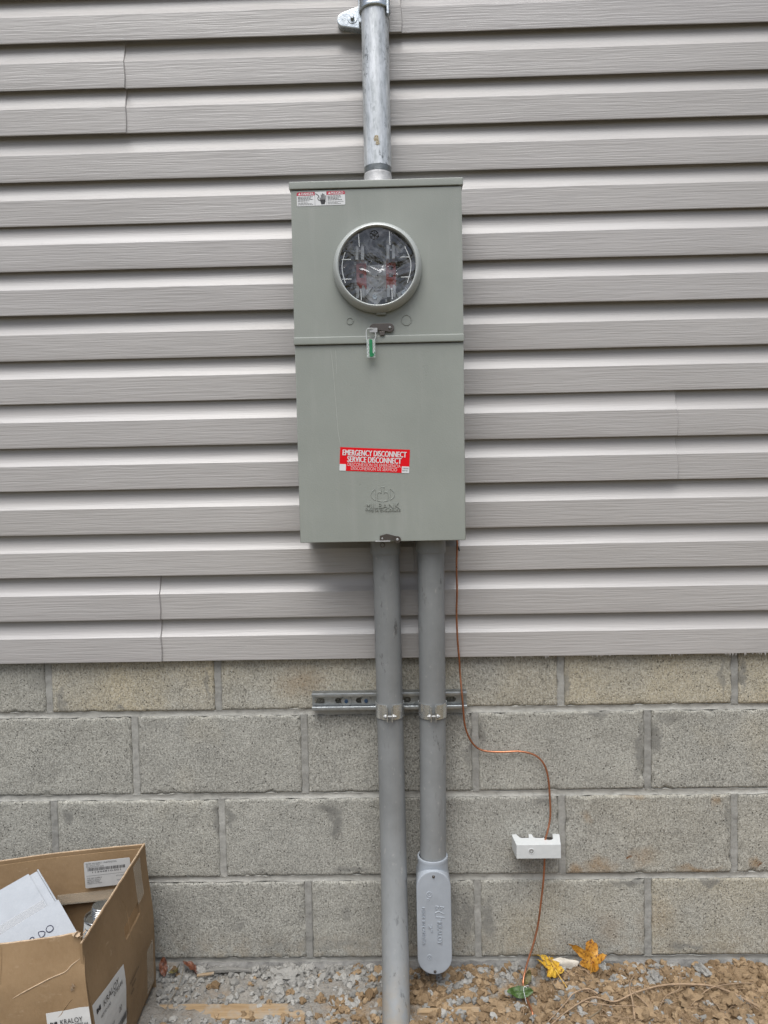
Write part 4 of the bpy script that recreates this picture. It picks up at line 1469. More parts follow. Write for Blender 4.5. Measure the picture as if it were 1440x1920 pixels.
def strut_clamp(cx, cy, zc, label, flip):
    t_ = thing('strut_clamp', label, 'clamp', (cx, cy, zc - 0.0165), 'zinc clamps round the plastic conduits')
    h = 0.0165
    for s in (-1, 1):
        b = B()
        n = 18
        # half band: from beside the strut round to the front gap, then a straight ear
        path = []
        for i in range(n + 1):
            a = R(78) - R(160) * i / n      # angle measured in plan, 0 = +x, -90 = towards the viewer
            path.append((cx + s * 0.0312 * math.cos(a), cy + 0.0312 * math.sin(a)))
        path[-1] = (cx + s * 0.0068, cy - 0.0312)
        path.append((cx + s * 0.0050, cy - 0.0345))
        path.append((cx + s * 0.0046, cy - 0.0475))
        th = 0.0017
        outer, inner = [], []
        for i, (x, y) in enumerate(path):
            p0, p1 = Vector(path[max(i - 1, 0)]), Vector(path[min(i + 1, len(path) - 1)])
            d = (p1 - p0).normalized()
            nn = Vector((d.y, -d.x)) * (-s)
            inner.append((x, y))
            outer.append((x + nn.x * th, y + nn.y * th))
        b.prism(inner + outer[::-1], (0, 0, zc - h), (1, 0, 0), (0, 1, 0), (0, 0, 1), 2 * h)
        b.add('half_band', 'zinc_yellow', t_, smooth=40)
    b = B()
    yb, zb = cy - 0.0405, zc - 0.006
    b.cyl((cx - 0.0135, yb, zb), (cx + 0.0150, yb, zb), 0.0026, 12)
    b.add('bolt', 'steel', t_)
    b = B()
    b.cyl((cx + flip * 0.0066, yb, zb), (cx + flip * 0.0105, yb, zb), 0.0054, 6)
    b.add('nut', 'steel', t_, smooth=20)
    b = B()
    b.cyl((cx - flip * 0.0066, yb, zb), (cx - flip * 0.0120, yb, zb), 0.0052, 10, 0.001)
    b.add('bolt_head', 'steel', t_, smooth=30)


strut_clamp(0.2060, -0.0545, 0.6530, 'zinc clamp fixing the long left conduit to the strut', 1)
strut_clamp(0.3039, -0.0545, 0.6520, 'zinc clamp fixing the short right conduit to the strut', -1)

# ------------------------------------------------------------------ copper ground wire and bonding terminal
b = B()
WP = [(0.3600, -0.060, 1.052), (0.3660, -0.046, 1.036), (0.3672, -0.036, 1.020), (0.3652, -0.034, 0.9784), (0.3655, -0.034, 0.9167), (0.3636, -0.034, 0.8672), (0.3651, -0.034, 0.8051), (0.3690, -0.027, 0.755), (0.3707, -0.020, 0.7242),
      (0.3748, -0.032, 0.6608), (0.3810, -0.020, 0.5971), (0.3972, -0.012, 0.5561), (0.4220, -0.012, 0.5367), (0.4658, -0.012, 0.5323), (0.5096, -0.012, 0.5331), (0.5445, -0.012, 0.5237), (0.5656, -0.012, 0.5018), (0.5753, -0.012, 0.4671),
      (0.5786, -0.013, 0.4159), (0.5783, -0.016, 0.3773), (0.5705, -0.024, 0.3475), (0.5643, -0.028, 0.3300), (0.5620, -0.030, 0.31), (0.5614, -0.030, 0.2837), (0.5584, -0.030, 0.2325), (0.5517, -0.032, 0.1812), (0.5437, -0.036, 0.1297), (0.5306, -0.045, 0.0877),
      (0.5120, -0.058, 0.044), (0.5010, -0.076, 0.018), (0.5005, -0.100, 0.012), (0.5018, -0.1355, 0.014), (0.5060, -0.1690, 0.012), (0.509, -0.19, -0.02)]
b.tube(WP, 0.0023, 10, 6)
tag(b.add('ground_wire', 'copper', None, (0.505, -0.1, 0.0), 60), 'thin bare copper wire bending across the blocks down to the soil', 'wire')
b = B()
b.tube([(0.3685, -0.0205, 1.022), (0.3715, -0.024, 1.016), (0.3730, -0.026, 1.010)], [0.003, 0.0022, 0.001], 8)
tag(b.add('black_nail', 'black', None, (0.371, -0.022, 1.015)), 'small black fastener tip beside the wire under the enclosure', 'nail')

bt = thing('bonding_terminal', 'white plastic bonding terminal block on the concrete wall with wire through it', 'terminal block', (0.545, 0, 0.295))
outline = [(0.4930, -0.052), (0.5950, -0.052), (0.6020, -0.006), (0.6022, 0.0), (0.5860, 0.0), (0.5845, -0.010)] + circle(0.5735, -0.0185, 0.0105, 9, 0.35, -PI - 0.35) + [(0.5600, -0.0185), (0.5430, -0.0180), (0.5390, -0.015), (0.5370, 0.0), (0.5290, 0.0), (0.5275, -0.0175), (0.5110, -0.0180), (0.5060, -0.0150), (0.5010, 0.0), (0.4900, 0.0), (0.4895, -0.012)]
b = B()
b.prism(outline, (0, 0, 0.2960), (1, 0, 0), (0, 1, 0), (0, 0, 1), 0.0325, (), 0.0012)
b.add('housing', 'white_plastic', bt, smooth=30)
b = B()
b.lathe([(0.0, -0.0015), (0.0022, -0.0015), (0.0024, 0.0008), (0.0046, 0.0008), (0.0050, 0.0)], (0.5270, -0.052, 0.3135), (0, -1, 0), 20)
b.add('screw', 'steel', bt)
b = B()
b.lathe([(0.0052, 0.0), (0.0056, 0.0008), (0.0066, 0.0008), (0.0070, 0.0)], (0.5270, -0.0519, 0.3135), (0, -1, 0), 24)
b.add('screw_boss', 'white_plastic', bt)
b = B()
b.box((0.4995, -0.016, 0.299), (0.5840, -0.001, 0.3215), 0.001)
b.add('inner_bar', 'steel_dark', bt)

# ------------------------------------------------------------------ cardboard carton
CA, CB = Vector((-0.369, -0.060, 0.343)), Vector((-0.358, -0.432, 0.343))
CBL, CFL = Vector((-0.862, -0.152, 0.322)), Vector((-0.850, -0.475, 0.338))
ZB = -0.002
box = thing('cardboard_box', 'open brown cardboard shipping box standing by the wall with rags of tape', 'box', (-0.6, -0.27, 0))
box['label'] = 'open worn brown cardboard box on the soil at the left'


def fbulge(v):
    return 0.019 * sstep(0, 1, min(1, (1 - v) * 1.75))


def f_right(u, v):
    p = CA.lerp(CB, u)
    z = ZB + (p.z - ZB) * v
    x = p.x + fbulge(v) * (0.75 + 0.3 * u) + 0.005 * math.sin(PI * u) * math.sin(PI * v) + 0.0015 * nz(u * 5, v * 5, 3)
    if v < 0.08:
        x -= 0.010 * (1 - v / 0.08)
    if v > 0.93:
        z += 0.002 * nz(u * 14, 2, 2)
    return (x, p.y, z)


def f_back(u, v):
    p = CBL.lerp(CA, u)
    z = ZB + (p.z + 0.004 * math.sin(PI * u) - ZB) * v
    return (p.x + fbulge(v) * u * 0.75, p.y + 0.006 * math.sin(PI * u) * v + 0.002 * nz(u * 6, v * 4, 1), z)


def f_front(u, v):          # u: left to right
    p = CFL.lerp(CB, u)
    top = p.z + 0.011 * math.exp(-((1 - u) / 0.22) ** 2) + 0.0025 * nz(u * 16, 5, 1)
    z = ZB + (top - ZB) * v
    y = p.y - 0.010 * math.sin(PI * v) + 0.003 * nz(u * 5, v * 4, 9)
    if v > 0.80:
        y += (v - 0.80) * 0.05
    x = p.x + fbulge(v) * u - (0.008 * (v - 0.9) * 10 * u ** 8 if v > 0.9 else 0)
    return (x, y, z)


def f_left(u, v):
    p = CFL.lerp(CBL, u)
    return (p.x - 0.004 * math.sin(PI * v), p.y, ZB + (p.z - ZB) * v)


HU0, HU1, HV0, HV1 = 0.235, 0.500, 0.675, 0.755


def hole_keep(u, v):
    sl = (u - HU0) / (HU1 - HU0)
    if not 0 < sl < 1:
        return True
    return not (HV0 < v < HV1)


# outward normals: du x dv
o = link('right_wall', sheet(lambda u, v: f_right(1 - u, v), 74, 64, 0.0045, lambda u, v: hole_keep(1 - u, v)), 'card', box, smooth=40)
link('back_wall', sheet(lambda u, v: f_back(1 - u, v), 40, 24, 0.0045), 'card', box, smooth=40)
link('front_wall', sheet(f_front, 44, 28, 0.0045), 'card', box, smooth=40)
link('left_wall', sheet(f_left, 20, 12, 0.0045), 'card', box, smooth=40)
b = B()
b.face([(CBL.x, CBL.y, 0.012), (CFL.x, CFL.y, 0.012), (CB.x + 0.005, CB.y, 0.012), (CA.x + 0.005, CA.y, 0.012)])
b.add('floor_flap', 'card', box)


def f_flap(u, v):          # inner flap tucked down along the back wall
    q = Vector(f_back(u * 0.94 + 0.03, 0.985 - 0.30 * (1 - v)))
    return q + Vector((0.01, -0.0075 - 0.010 * (1 - v), 0))


link('inner_flap', sheet(lambda u, v: f_flap(1 - u, v), 34, 8, 0.003), 'card', box, smooth=40)
b = B()


def f_tab(u, v):
    q = Vector(f_right(HU0 + (HU1 - HU0) * (1 - u), HV0 + (HV1 - HV0) * (0.62 + 0.42 * v)))
    return q + Vector((-0.0014 - 0.016 * (1 - v), 0, 0))


link('handle_tab', sheet(f_tab, 14, 4, 0.003), 'card', box, smooth=40)
# pale raw edges along the rim and torn corner
b = B()
b.tube([Vector(f_right(i / 30, 1.0)) + Vector((-0.0023, 0, 0.0004)) for i in range(31)], [0.0017 + 0.0006 * nz(i * 1.7) for i in range(31)], 6, 2)
b.add('rim_edge', 'card_edge', box)
b = B()
b.tube([Vector(f_back(i / 30, 1.0)) + Vector((0, -0.002, 0.0004)) for i in range(31)], [0.0015 + 0.0006 * nz(i * 1.9, 3) for i in range(31)], 6, 2)
b.add('rim_edge', 'card_edge', box)
b = B()
b.tube([Vector(f_front(i / 30, 1.0)) + Vector((0, 0.0023, 0.0004)) for i in range(31)], [0.0017 + 0.0008 * nz(i * 1.3, 8) for i in range(31)], 6, 2)
b.add('rim_edge', 'card_edge', box)
rg = random.Random(21)
for k in range(7):
    c = Vector(f_front(0.985, 1.0)) + Vector((rg.uniform(-.006, .014), rg.uniform(-.006, .006), rg.uniform(-.014, .006)))
    b = B()
    d = Vector((rg.uniform(-1, 1), rg.uniform(-1, 1), rg.uniform(-.4, 1))).normalized()
    e = d.orthogonal().normalized()
    b.prism([(-.004, -.003), (.005, -.002), (.003, .003), (-.002, .004)], c, d, e, d.cross(e), 0.001)
    b.add('torn_scrap', 'card_edge', box)
for (u0, v0, u1, v1) in ((0.965, 0.80, 0.955, 0.755), (0.962, 0.752, 0.950, 0.74)):
    b = B()
    p0, p1 = Vector(f_front(u0, v0)), Vector(f_front(u1, v1))
    b.prism([(-0.003, 0), (0.004, 0.002), (0.0, 0.012)], p1 + Vector((0, -0.0012, 0)), (1, 0, 0.2), (0, -0.35, 1), (0, -1, 0), 0.0008)
    b.add('torn_scrap', 'card_edge', box)


def on(fn, off, flip=1):
    def g(u, v):
        e = 1e-3
        p = Vector(fn(u, v))
        du = (Vector(fn(min(u + e, 1), v)) - Vector(fn(max(u - e, 0), v)))
        dv = (Vector(fn(u, min(v + e, 1))) - Vector(fn(u, max(v - e, 0))))
        n = du.cross(dv).normalized() * flip
        return p + n * off, du.normalized() * 1, dv.normalized(), n
    return g


R_ = on(lambda u, v: f_right(1 - u, v), 1.0)       # outward side of right wall, u: front(0) to back(1)
F_ = on(f_front, 1.0)


def right_at(y, z, off=0.0):
    u = (y - CB.y) / (CA.y - CB.y)
    v = (z - ZB) / (0.343 - ZB)
    p, du, dv, n = on(lambda a, c: f_right(1 - a, c), off)(u, v)
    return p, du, dv, n


def front_at(x, z, off=0.0):
    u = (x - CFL.x) / (CB.x - CFL.x)
    v = (z - ZB) / (0.343 - ZB)
    return on(f_front, off)(u, v)


# worn crease lines in the front and right walls
for k, (fa, pts) in enumerate(((0, [(0.985, 0.885), (0.955, 0.86), (0.93, 0.835), (0.88, 0.815), (0.83, 0.79), (0.78, 0.765), (0.74, 0.74)]),
                               (0, [(0.945, 0.70), (0.915, 0.66), (0.90, 0.63), (0.87, 0.60)]),
                               (0, [(0.70, 0.99), (0.702, 0.9), (0.70, 0.82)]),
                               (1, [(0.46, 0.90), (0.42, 0.80), (0.44, 0.62), (0.40, 0.42)]),
                               (1, [(0.86, 0.55), (0.80, 0.44), (0.78, 0.36)]))):
    b = B()
    fn_ = f_front if fa == 0 else (lambda u, v: f_right(u, v))
    off = Vector((0, -0.0002, 0)) if fa == 0 else Vector((0.0001, 0, 0))
    b.tube([Vector(fn_(u, v)) + off for u, v in pts], [0.0004] + [0.0011 if fa == 0 else 0.0007] * (len(pts) - 2) + [0.0003], 6, 5)
    b.add('crease', 'card_edge' if k == 0 else 'card', box)
# tape across the right wall corner
def tape(name, fn, mat='tape', n=(10, 10)):
    link(name, sheet(fn, n[0], n[1], 0.0003), mat, box, smooth=0)


tape('packing_tape', lambda u, v: right_at(-0.15 + 0.045 * u, 0.25 + 0.085 * v, 0.0009)[0])
tape('packing_tape', lambda u, v: right_at(-0.13 + 0.05 * u, 0.03 + 0.10 * v, 0.0009)[0])
tape('packing_tape', lambda u, v: Vector(f_flap(1 - (0.05 + 0.35 * u), -0.02 + 0.22 * v)) + Vector((0, -0.0038, 0)))

# inside shipping label on the back wall (reads towards the viewer)
bl, blr, bll, blb = Vector((-0.5021, 0, 0.3268)), Vector((-0.4061, 0, 0.3281)), Vector((-0.4904, 0, 0.2665)), Vector((-0.3919, 0, 0.2618))


def flap_y(x, z):
    tt = (x - CBL.x) / (CA.x - CBL.x)
    return CBL.y + (CA.y - CBL.y) * tt - 0.0215


lr = (blr - bl).normalized()
ang_lab = Vector((0.096, 0.0180, 0.0013)).normalized()
luv = Vector((-0.12, -0.10, 1.0))
lnv = ang_lab.cross(luv).normalized()
luv = lnv.cross(ang_lab).normalized()
lorg = Vector((-0.4906, flap_y(-0.4906, 0.2665) - 0.0060, 0.2660))
b = B()
b.prism(rrect(0, 0, 0.100, 0.0630, 0.003), lorg, ang_lab, luv, lnv, 0.0004)
slab = b.add('shipping_label', 'paper', box)


def stext(s, a, bb, w, h, thick=0.0):
    text_part('label_text', s, lorg + ang_lab * (a + w / 2) + luv * bb, ang_lab, luv, w, h, 'ink', slab, thick=thick, lift=0.0006)


stext('FROM: WV SUPPLY - HUNTINGTON', 0.0045, 0.0580, 0.066, 0.0036, 0.01)
stext('200 14TH ST WEST', 0.0045, 0.0538, 0.030, 0.0028)
stext('HUNTINGTON WV 25704', 0.0045, 0.0500, 0.038, 0.0028)
stext('11344810.001', 0.0170, 0.0370, 0.062, 0.0040, 0.015)
stext('TO: WV SUPPLY', 0.0050, 0.0228, 0.032, 0.0036, 0.01)
stext('MARIETTA BRANCH', 0.0050, 0.0183, 0.029, 0.0029)
stext('802 PIKE STREET', 0.0050, 0.0143, 0.027, 0.0029)
stext('MARIETTA OH 45750', 0.0050, 0.0103, 0.031, 0.0029)
stext('0715 MARI', 0.0680, 0.0228, 0.018, 0.0030)
stext('Item 1 of', 0.0690, 0.0125, 0.016, 0.0030)
rg = random.Random(4)
rects, x = [], 0.0075
while x < 0.088:
    w = rg.choice((0.0007, 0.0007, 0.0012, 0.0018))
    rects.append((x, 0.0405, x + w, 0.0478))
    x += w + rg.choice((0.0008, 0.0008, 0.0014))
rects.append((0.004, 0.0288, 0.092, 0.0293))
bars_part('barcode', rects, lorg, ang_lab, luv, 'ink', slab, 0.0006)

# product label folded round the front right corner
ct = CB.z
link('product_label', sheet(lambda u, v: front_at(-0.4330 + 0.0750 * u + fbulge(0.5) * 0, 0.085 + (0.1345 + 0.005 * u) * v, 0.0010)[0], 10, 8, 0.0003), 'paper', box, smooth=0)
pl2 = link('product_label', sheet(lambda u, v: right_at(-0.4315 + 0.150 * u, 0.080 + (0.145 - 0.022 * u) * v, 0.0010)[0], 14, 8, 0.0003), 'paper', box, smooth=0)
pl1 = pl2


def rtxt(s, y, z, w, h, thick=0.0, tilt=-0.09, mat='ink', lift=0.0022, up90=False):
    p, du, dv, n = right_at(y, z, 0.0)
    r = (du + dv * tilt).normalized()
    upv = n.cross(r)
    text_part('label_text', s, p, r, upv, w, h, mat, pl2 if mat == 'ink' else box, thick=thick, lift=lift)


def ftxt(s, x, z, w, h, thick=0.0):
    p, du, dv, n = front_at(x, z, 0.0)
    r = (du + dv * 0.03).normalized()
    text_part('label_text', s, p, r, n.cross(r), w, h, 'ink', pl1, thick=thick, lift=0.0024)


ftxt('KRALOY', -0.3905, 0.2035, 0.0400, 0.0095, 0.012)
ftxt('078544', -0.3745, 0.1945, 0.0240, 0.0070, 0.012)
ftxt('40STD1590', -0.4070, 0.1930, 0.0240, 0.0045)
rtxt('KRALOY', -0.353, 0.1965, 0.078, 0.0115, 0.012)
rtxt('078544', -0.322, 0.1815, 0.045, 0.0085, 0.012)
rtxt('40STD1590', -0.385, 0.1830, 0.045, 0.0055)
rtxt('1 1/2"', -0.372, 0.1330, 0.040, 0.0135, 0.012)
rtxt('20', -0.318, 0.1370, 0.014, 0.0105, 0.012)
for (fa, xx, zz, k) in ((0, -0.4215, 0.1995, 1.0), (1, -0.4120, 0.2040, 1.4)):
    p, du, dv, n = front_at(xx, zz) if fa == 0 else right_at(xx, zz)
    r = (du + dv * (0.03 if fa == 0 else -0.09)).normalized()
    u_ = n.cross(r)
    b = B()
    b.prism([(-0.006 * k, -0.004), (-0.0035 * k, -0.004), (-0.0035 * k, -0.0012), (-0.0012 * k, -0.004), (-0.0012 * k, 0.004), (-0.0035 * k, 0.0012), (-0.0035 * k, 0.004), (-0.006 * k, 0.004)], p + n * 0.0016, r, u_, n, 0.0008)
    b.prism([(0.0 * k, 0.0), (0.002 * k, 0.004), (0.006 * k, 0.004), (0.006 * k, -0.004), (0.002 * k, -0.004)], p + n * 0.0016, r, u_, n, 0.0008)
    link('label_emblem', b.mesh(), 'ink', pl2, smooth=0)
p, du, dv, n = right_at(-0.352, 0.113)
r = (du - dv * 0.09).normalized()
rects, x = [], 0.0
rg = random.Random(9)
while x < 0.075:
    w = rg.choice((0.0012, 0.002, 0.003))
    rects.append((x, -0.012, x + w, 0.003))
    x += w + rg.choice((0.0012, 0.002))
rects += [(-0.03 + i * 0.005, 0.014 - i * .0, -0.027 + i * 0.005, 0.0155) for i in range(6)]
bars_part('barcode', rects, p, r, n.cross(r), 'ink', pl2, 0.0026)
rects = []
for j, (y0, y1, zz) in enumerate(((0, 0.055, 0.0), (0.012, 0.034, -0.013), (0.004, 0.020, -0.025))):
    x = y0
    while x < y1:
        l = rg.uniform(0.003, 0.006)
        rects.append((x, zz, x + l, zz + 0.004))
        x += l + 0.002
p, du, dv, n = right_at(-0.256, 0.142)
bars_part('box_print', rects, p, du, dv, 'ink_brown', box, 0.0012)

# ------------------------------------------------------------------ white carton inside the box
CP = Vector((-0.574, -0.160, 0.3353))
e1 = Vector((-0.711, -0.664, -0.231)).normalized()
e2 = (Vector((-0.4382, -0.280, 0.2619)) - CP)
L2 = e2.length
e2.normalize()
e2 = (e2 - e1 * e1.dot(e2)).normalized()
en = e1.cross(e2)
if en.z < 0:
    en = -en
wc = thing('white_carton', 'white paper carton lying tilted inside the brown cardboard box', 'carton', CP + e1 * 0.08 + e2 * 0.1 - en * 0.1)
L1 = 0.158


def cpt(a, bb, c):
    return CP + e1 * a + e2 * bb + en * c


b = B()
vv = [b.bm.verts.new(cpt(a, q, c)) for a in (0, L1) for q in (0, L2 - 0.002) for c in (0, -0.085)]
for f in ((0, 1, 3, 2), (4, 6, 7, 5), (0, 2, 6, 4), (1, 5, 7, 3), (0, 4, 5, 1), (2, 3, 7, 6)):
    b.bm.faces.new([vv[i] for i in f])
bmesh.ops.bevel(b.bm, geom=b.bm.edges[:], offset=0.0018, segments=2, affect='EDGES')
b.add('carton_body', 'white_card', wc, smooth=40)
# near flap, lifted a little; far flap flush
link('carton_flap', sheet(lambda u, v: cpt(L1 * u - 0.003, L2 * (0.545 + 0.455 * v), 0.015 - 0.008 * v + 0.001 * math.sin(u * 5)), 10, 10, 0.0018), 'white_card', wc, smooth=40)
link('carton_flap', sheet(lambda u, v: cpt((L1 - 0.018) * u + 0.018, -0.002 + L2 * 0.53 * v, 0.0026 + 0.0008 * math.sin(v * 3)), 10, 10, 0.0018), 'white_card', wc, smooth=40)
link('clear_tape', sheet(lambda u, v: cpt(0.020 + (L1 - 0.022) * u, L2 * (0.40 + 0.14 * v), 0.0042), 10, 4, 0.0003), 'tape_w', wc, smooth=0)
# fold along the open end, with a thin dark line below it
b = B()
b.tube([cpt(-0.001, L2 * i / 12, 0.001 + 0.002 * nz(i * 1.3)) for i in range(13)], 0.0018, 6, 2)
b.add('fold_edge', 'white_card', wc)
b = B()
b.tube([cpt(-0.0035, L2 * (0.2 + 0.8 * i / 12), -0.010 - 0.014 * i / 12 + 0.003 * nz(i * 1.9, 4)) for i in range(13)], [0.0006 + 0.0004 * nz(i, 3) for i in range(13)], 5, 2)
b.add('fold_crease', 'twig', wc)
fl = L2 * 0.83
text_part('handwriting', 'DO', cpt(0.0600, fl, 0.0082), -e1, -e2, 0.0260, 0.0115, 'ink_pen', wc, lift=0.0) if False else None


def pen(pts, a0, q0, k):
    b = B()
    b.tube([cpt(a0 - x * k, q0 - y * k, 0.0128) for x, y in pts], 0.0008, 5, 6)
    b.add('handwriting', 'ink_pen', wc)


circ = [(0.5 + 0.45 * math.cos(t_), 0.5 + 0.5 * math.sin(t_)) for t_ in np.linspace(0.2, 2 * PI + 0.3, 12)]
qd = L2 * 0.80
pen(circ, 0.0430, qd + 0.006, 0.0145)
pen([(0.1, 0.0), (0.15, 1.0), (0.6, 0.9), (0.9, 0.5), (0.6, 0.05), (-0.1, 0.02)], 0.0580, qd + 0.006, 0.0135)
pen([(0.0, 0.8), (0.4, 1.0), (0.7, 0.75), (0.2, 0.1), (0.9, 0.0)], 0.0760, qd + 0.007, 0.0135)

# ------------------------------------------------------------------ tin of solvent cement in the box
can = thing('tin_can', 'round metal tin with pale label inside the brown cardboard box', 'can', (-0.404, -0.270, 0.19))
ca, cdir = Vector((-0.4035, -0.268, 0.180)), Vector((0.10, 0.06, 1.0)).normalized()
CRr = 0.0330
b = B()
b.lathe([(0, 0), (CRr, 0), (CRr, 0.108)], ca, cdir, 40)
b.add('can_label', 'can_label', can)
b = B()
b.lathe([(CRr, 0.1082), (CRr + 0.0014, 0.1095), (CRr + 0.0016, 0.1118), (CRr + 0.0002, 0.1130), (CRr - 0.0018, 0.1120), (CRr - 0.003, 0.1095), (0.024, 0.1100), (0.0190, 0.1120), (0.0175, 0.1150), (0.0175, 0.117)], ca, cdir, 44)
b.add('can_rim', 'can_metal', can, smooth=50)
b = B()
pr = [(0.0178, 0.1165), (0.0205, 0.1170)]
for k in range(4):
    z = 0.1180 + k * 0.0036
    pr += [(0.0212, z), (0.0216, z + 0.0012), (0.0206, z + 0.0022), (0.0206, z + 0.0028)]
pr += [(0.0210, 0.1335), (0.0198, 0.1352), (0.0170, 0.1350), (0.0150, 0.1338), (0.0, 0.1340)]
b.lathe(pr, ca, cdir, 36)
b.add('can_cap', 'can_metal', can, smooth=40)
rg = random.Random(6)
for k, (zz, l) in enumerate(((0.096, 0.30), (0.0885, 0.12), (0.085, 0.34), (0.081, 0.34), (0.077, 0.34), (0.072, 0.30))):
    b = B()
    e1c = cdir.orthogonal().normalized()
    a0 = math.atan2(-0.85, -0.5)
    ex = Vector((1, 0, 0)) - cdir * cdir.x
    ex.normalize()
    ey_ = cdir.cross(ex)
    n = 8
    for i in range(n):
        t0, t1 = a0 - 0.25 + 3 * l * i / n, a0 - 0.25 + 3 * l * (i + 1) / n
        q = [ca + cdir * (zz + h) + (ex * math.cos(t_) + ey_ * math.sin(t_)) * (CRr + 0.0004) for h, t_ in ((0, t0), (0, t1), (0.0022 if k == 0 else 0.001, t1), (0.0022 if k == 0 else 0.001, t0))]
        b.face(q)
    b.add('label_print', 'ink', can)

# ------------------------------------------------------------------ things lying on the soil
def rock_template(seed, sub=1, rough=0.35, flat=0.7):
    bm = bmesh.new()
    bmesh.ops.create_icosphere(bm, subdivisions=sub, radius=1.0)
    for v in bm.verts:
        d = v.co.normalized()
        k = 1 + rough * nz(d.x * 1.7 + seed * 3.3, d.y * 1.7, d.z * 1.7) + rough * 0.5 * nz(d.x * 4 + seed, d.y * 4, d.z * 4 + seed)
        v.co = Vector((d.x * k, d.y * k * 0.9, d.z * k * flat))
    co = np.array([v.co[:] for v in bm.verts])
    tr = np.array([[v.index for v in f.verts] for f in bm.faces])
    bm.free()
    return co, tr


TPL = [rock_template(s * 1.9 + 0.7, 2, 0.62) for s in range(6)]
TPL1 = [rock_template(s * 2.3 + 0.4, 1, 0.65) for s in range(6)]


def scatter(name, label, cat, mat, n, seed, dens, smin, smax, power, grp=None):
    rg = np.random.RandomState(seed)
    VS, FS, RN = [], [], []
    off = 0
    cnt = 0
    tries = 0
    while cnt < n and tries < n * 12:
        tries += 1
        x = rg.uniform(-0.95, 1.35)
        y = -0.004 - 0.42 * rg.rand() ** 1.25
        if rg.rand() > dens(x, y):
            continue
        if -0.87 < x < -0.335 and y < -0.05:
            continue
        s = smin + (smax - smin) * rg.rand() ** power
        co, tr = (TPL if s > 0.0045 else TPL1)[rg.randint(6)]
        a = rg.rand() * 6.28
        tl = rg.uniform(-0.5, 0.5)
        Rm = np.array(Matrix.Rotation(a, 3, 'Z') @ Matrix.Rotation(tl, 3, 'X'))
        sc = np.array([s * rg.uniform(0.75, 1.35), s * rg.uniform(0.75, 1.25), s * rg.uniform(0.75, 1.2)])
        p = (co * sc) @ Rm.T + np.array([x, y, gh(x, y) + s * 0.30])
        VS.append(p)
        FS.append(tr + off)
        RN.append(np.full(len(co), rg.rand()))
        off += len(co)
        cnt += 1
    V, F, RNN = np.concatenate(VS), np.concatenate(FS), np.concatenate(RN)
    me = bpy.data.meshes.new(name)
    me.from_pydata(V.tolist(), [], F.tolist())
    at = me.attributes.new('rnd', 'FLOAT', 'POINT')
    at.data.foreach_set('value', RNN.astype(np.float32))
    return tag(link(name, me, mat, smooth=25), label, cat, grp, 'stuff')


def d_tan(x, y):
    k = 0.18 + 0.45 * sstep(0.0, 0.3, x) + 0.5 * sstep(0.5, 0.75, x)
    if -0.3 < x < 0.1 and y > -0.12:
        k *= 0.35
    if -0.34 < x < 0.06 and -0.172 < y < -0.127:
        k *= 0.12
    return min(1, k) * (0.35 + 0.65 * sstep(-0.25, 0.25, nz(x * 9, y * 9, 3)))


def d_grey(x, y):
    k = 0.9 - 0.78 * sstep(-0.05, 0.22, x) + 0.35 * math.exp(-((x - 0.43) / 0.13) ** 2) + 0.3 * math.exp(-((x - 0.75) / 0.12) ** 2) * (1 if y > -0.11 else 0.3)
    k += 0.45 * sstep(-0.075, -0.03, y) * (1 - sstep(0.8, 1.0, x))
    if -0.34 < x < 0.06 and -0.172 < y < -0.127:
        k *= 0.12
    return min(1, max(0.04, k)) * (0.25 + 0.75 * sstep(-0.2, 0.3, nz(x * 11, y * 11, 8)))


scatter('soil_clods', 'crumbled tan clay clods scattered over the soil', 'soil clods', 'clod_tan', 12000, 1, d_tan, 0.0009, 0.0120, 5.0)
scatter('rubble', 'fine grey mortar crumbs scattered along the foot of the wall', 'rubble', 'rubble_grey', 8000, 2, d_grey, 0.0008, 0.0105, 4.5)

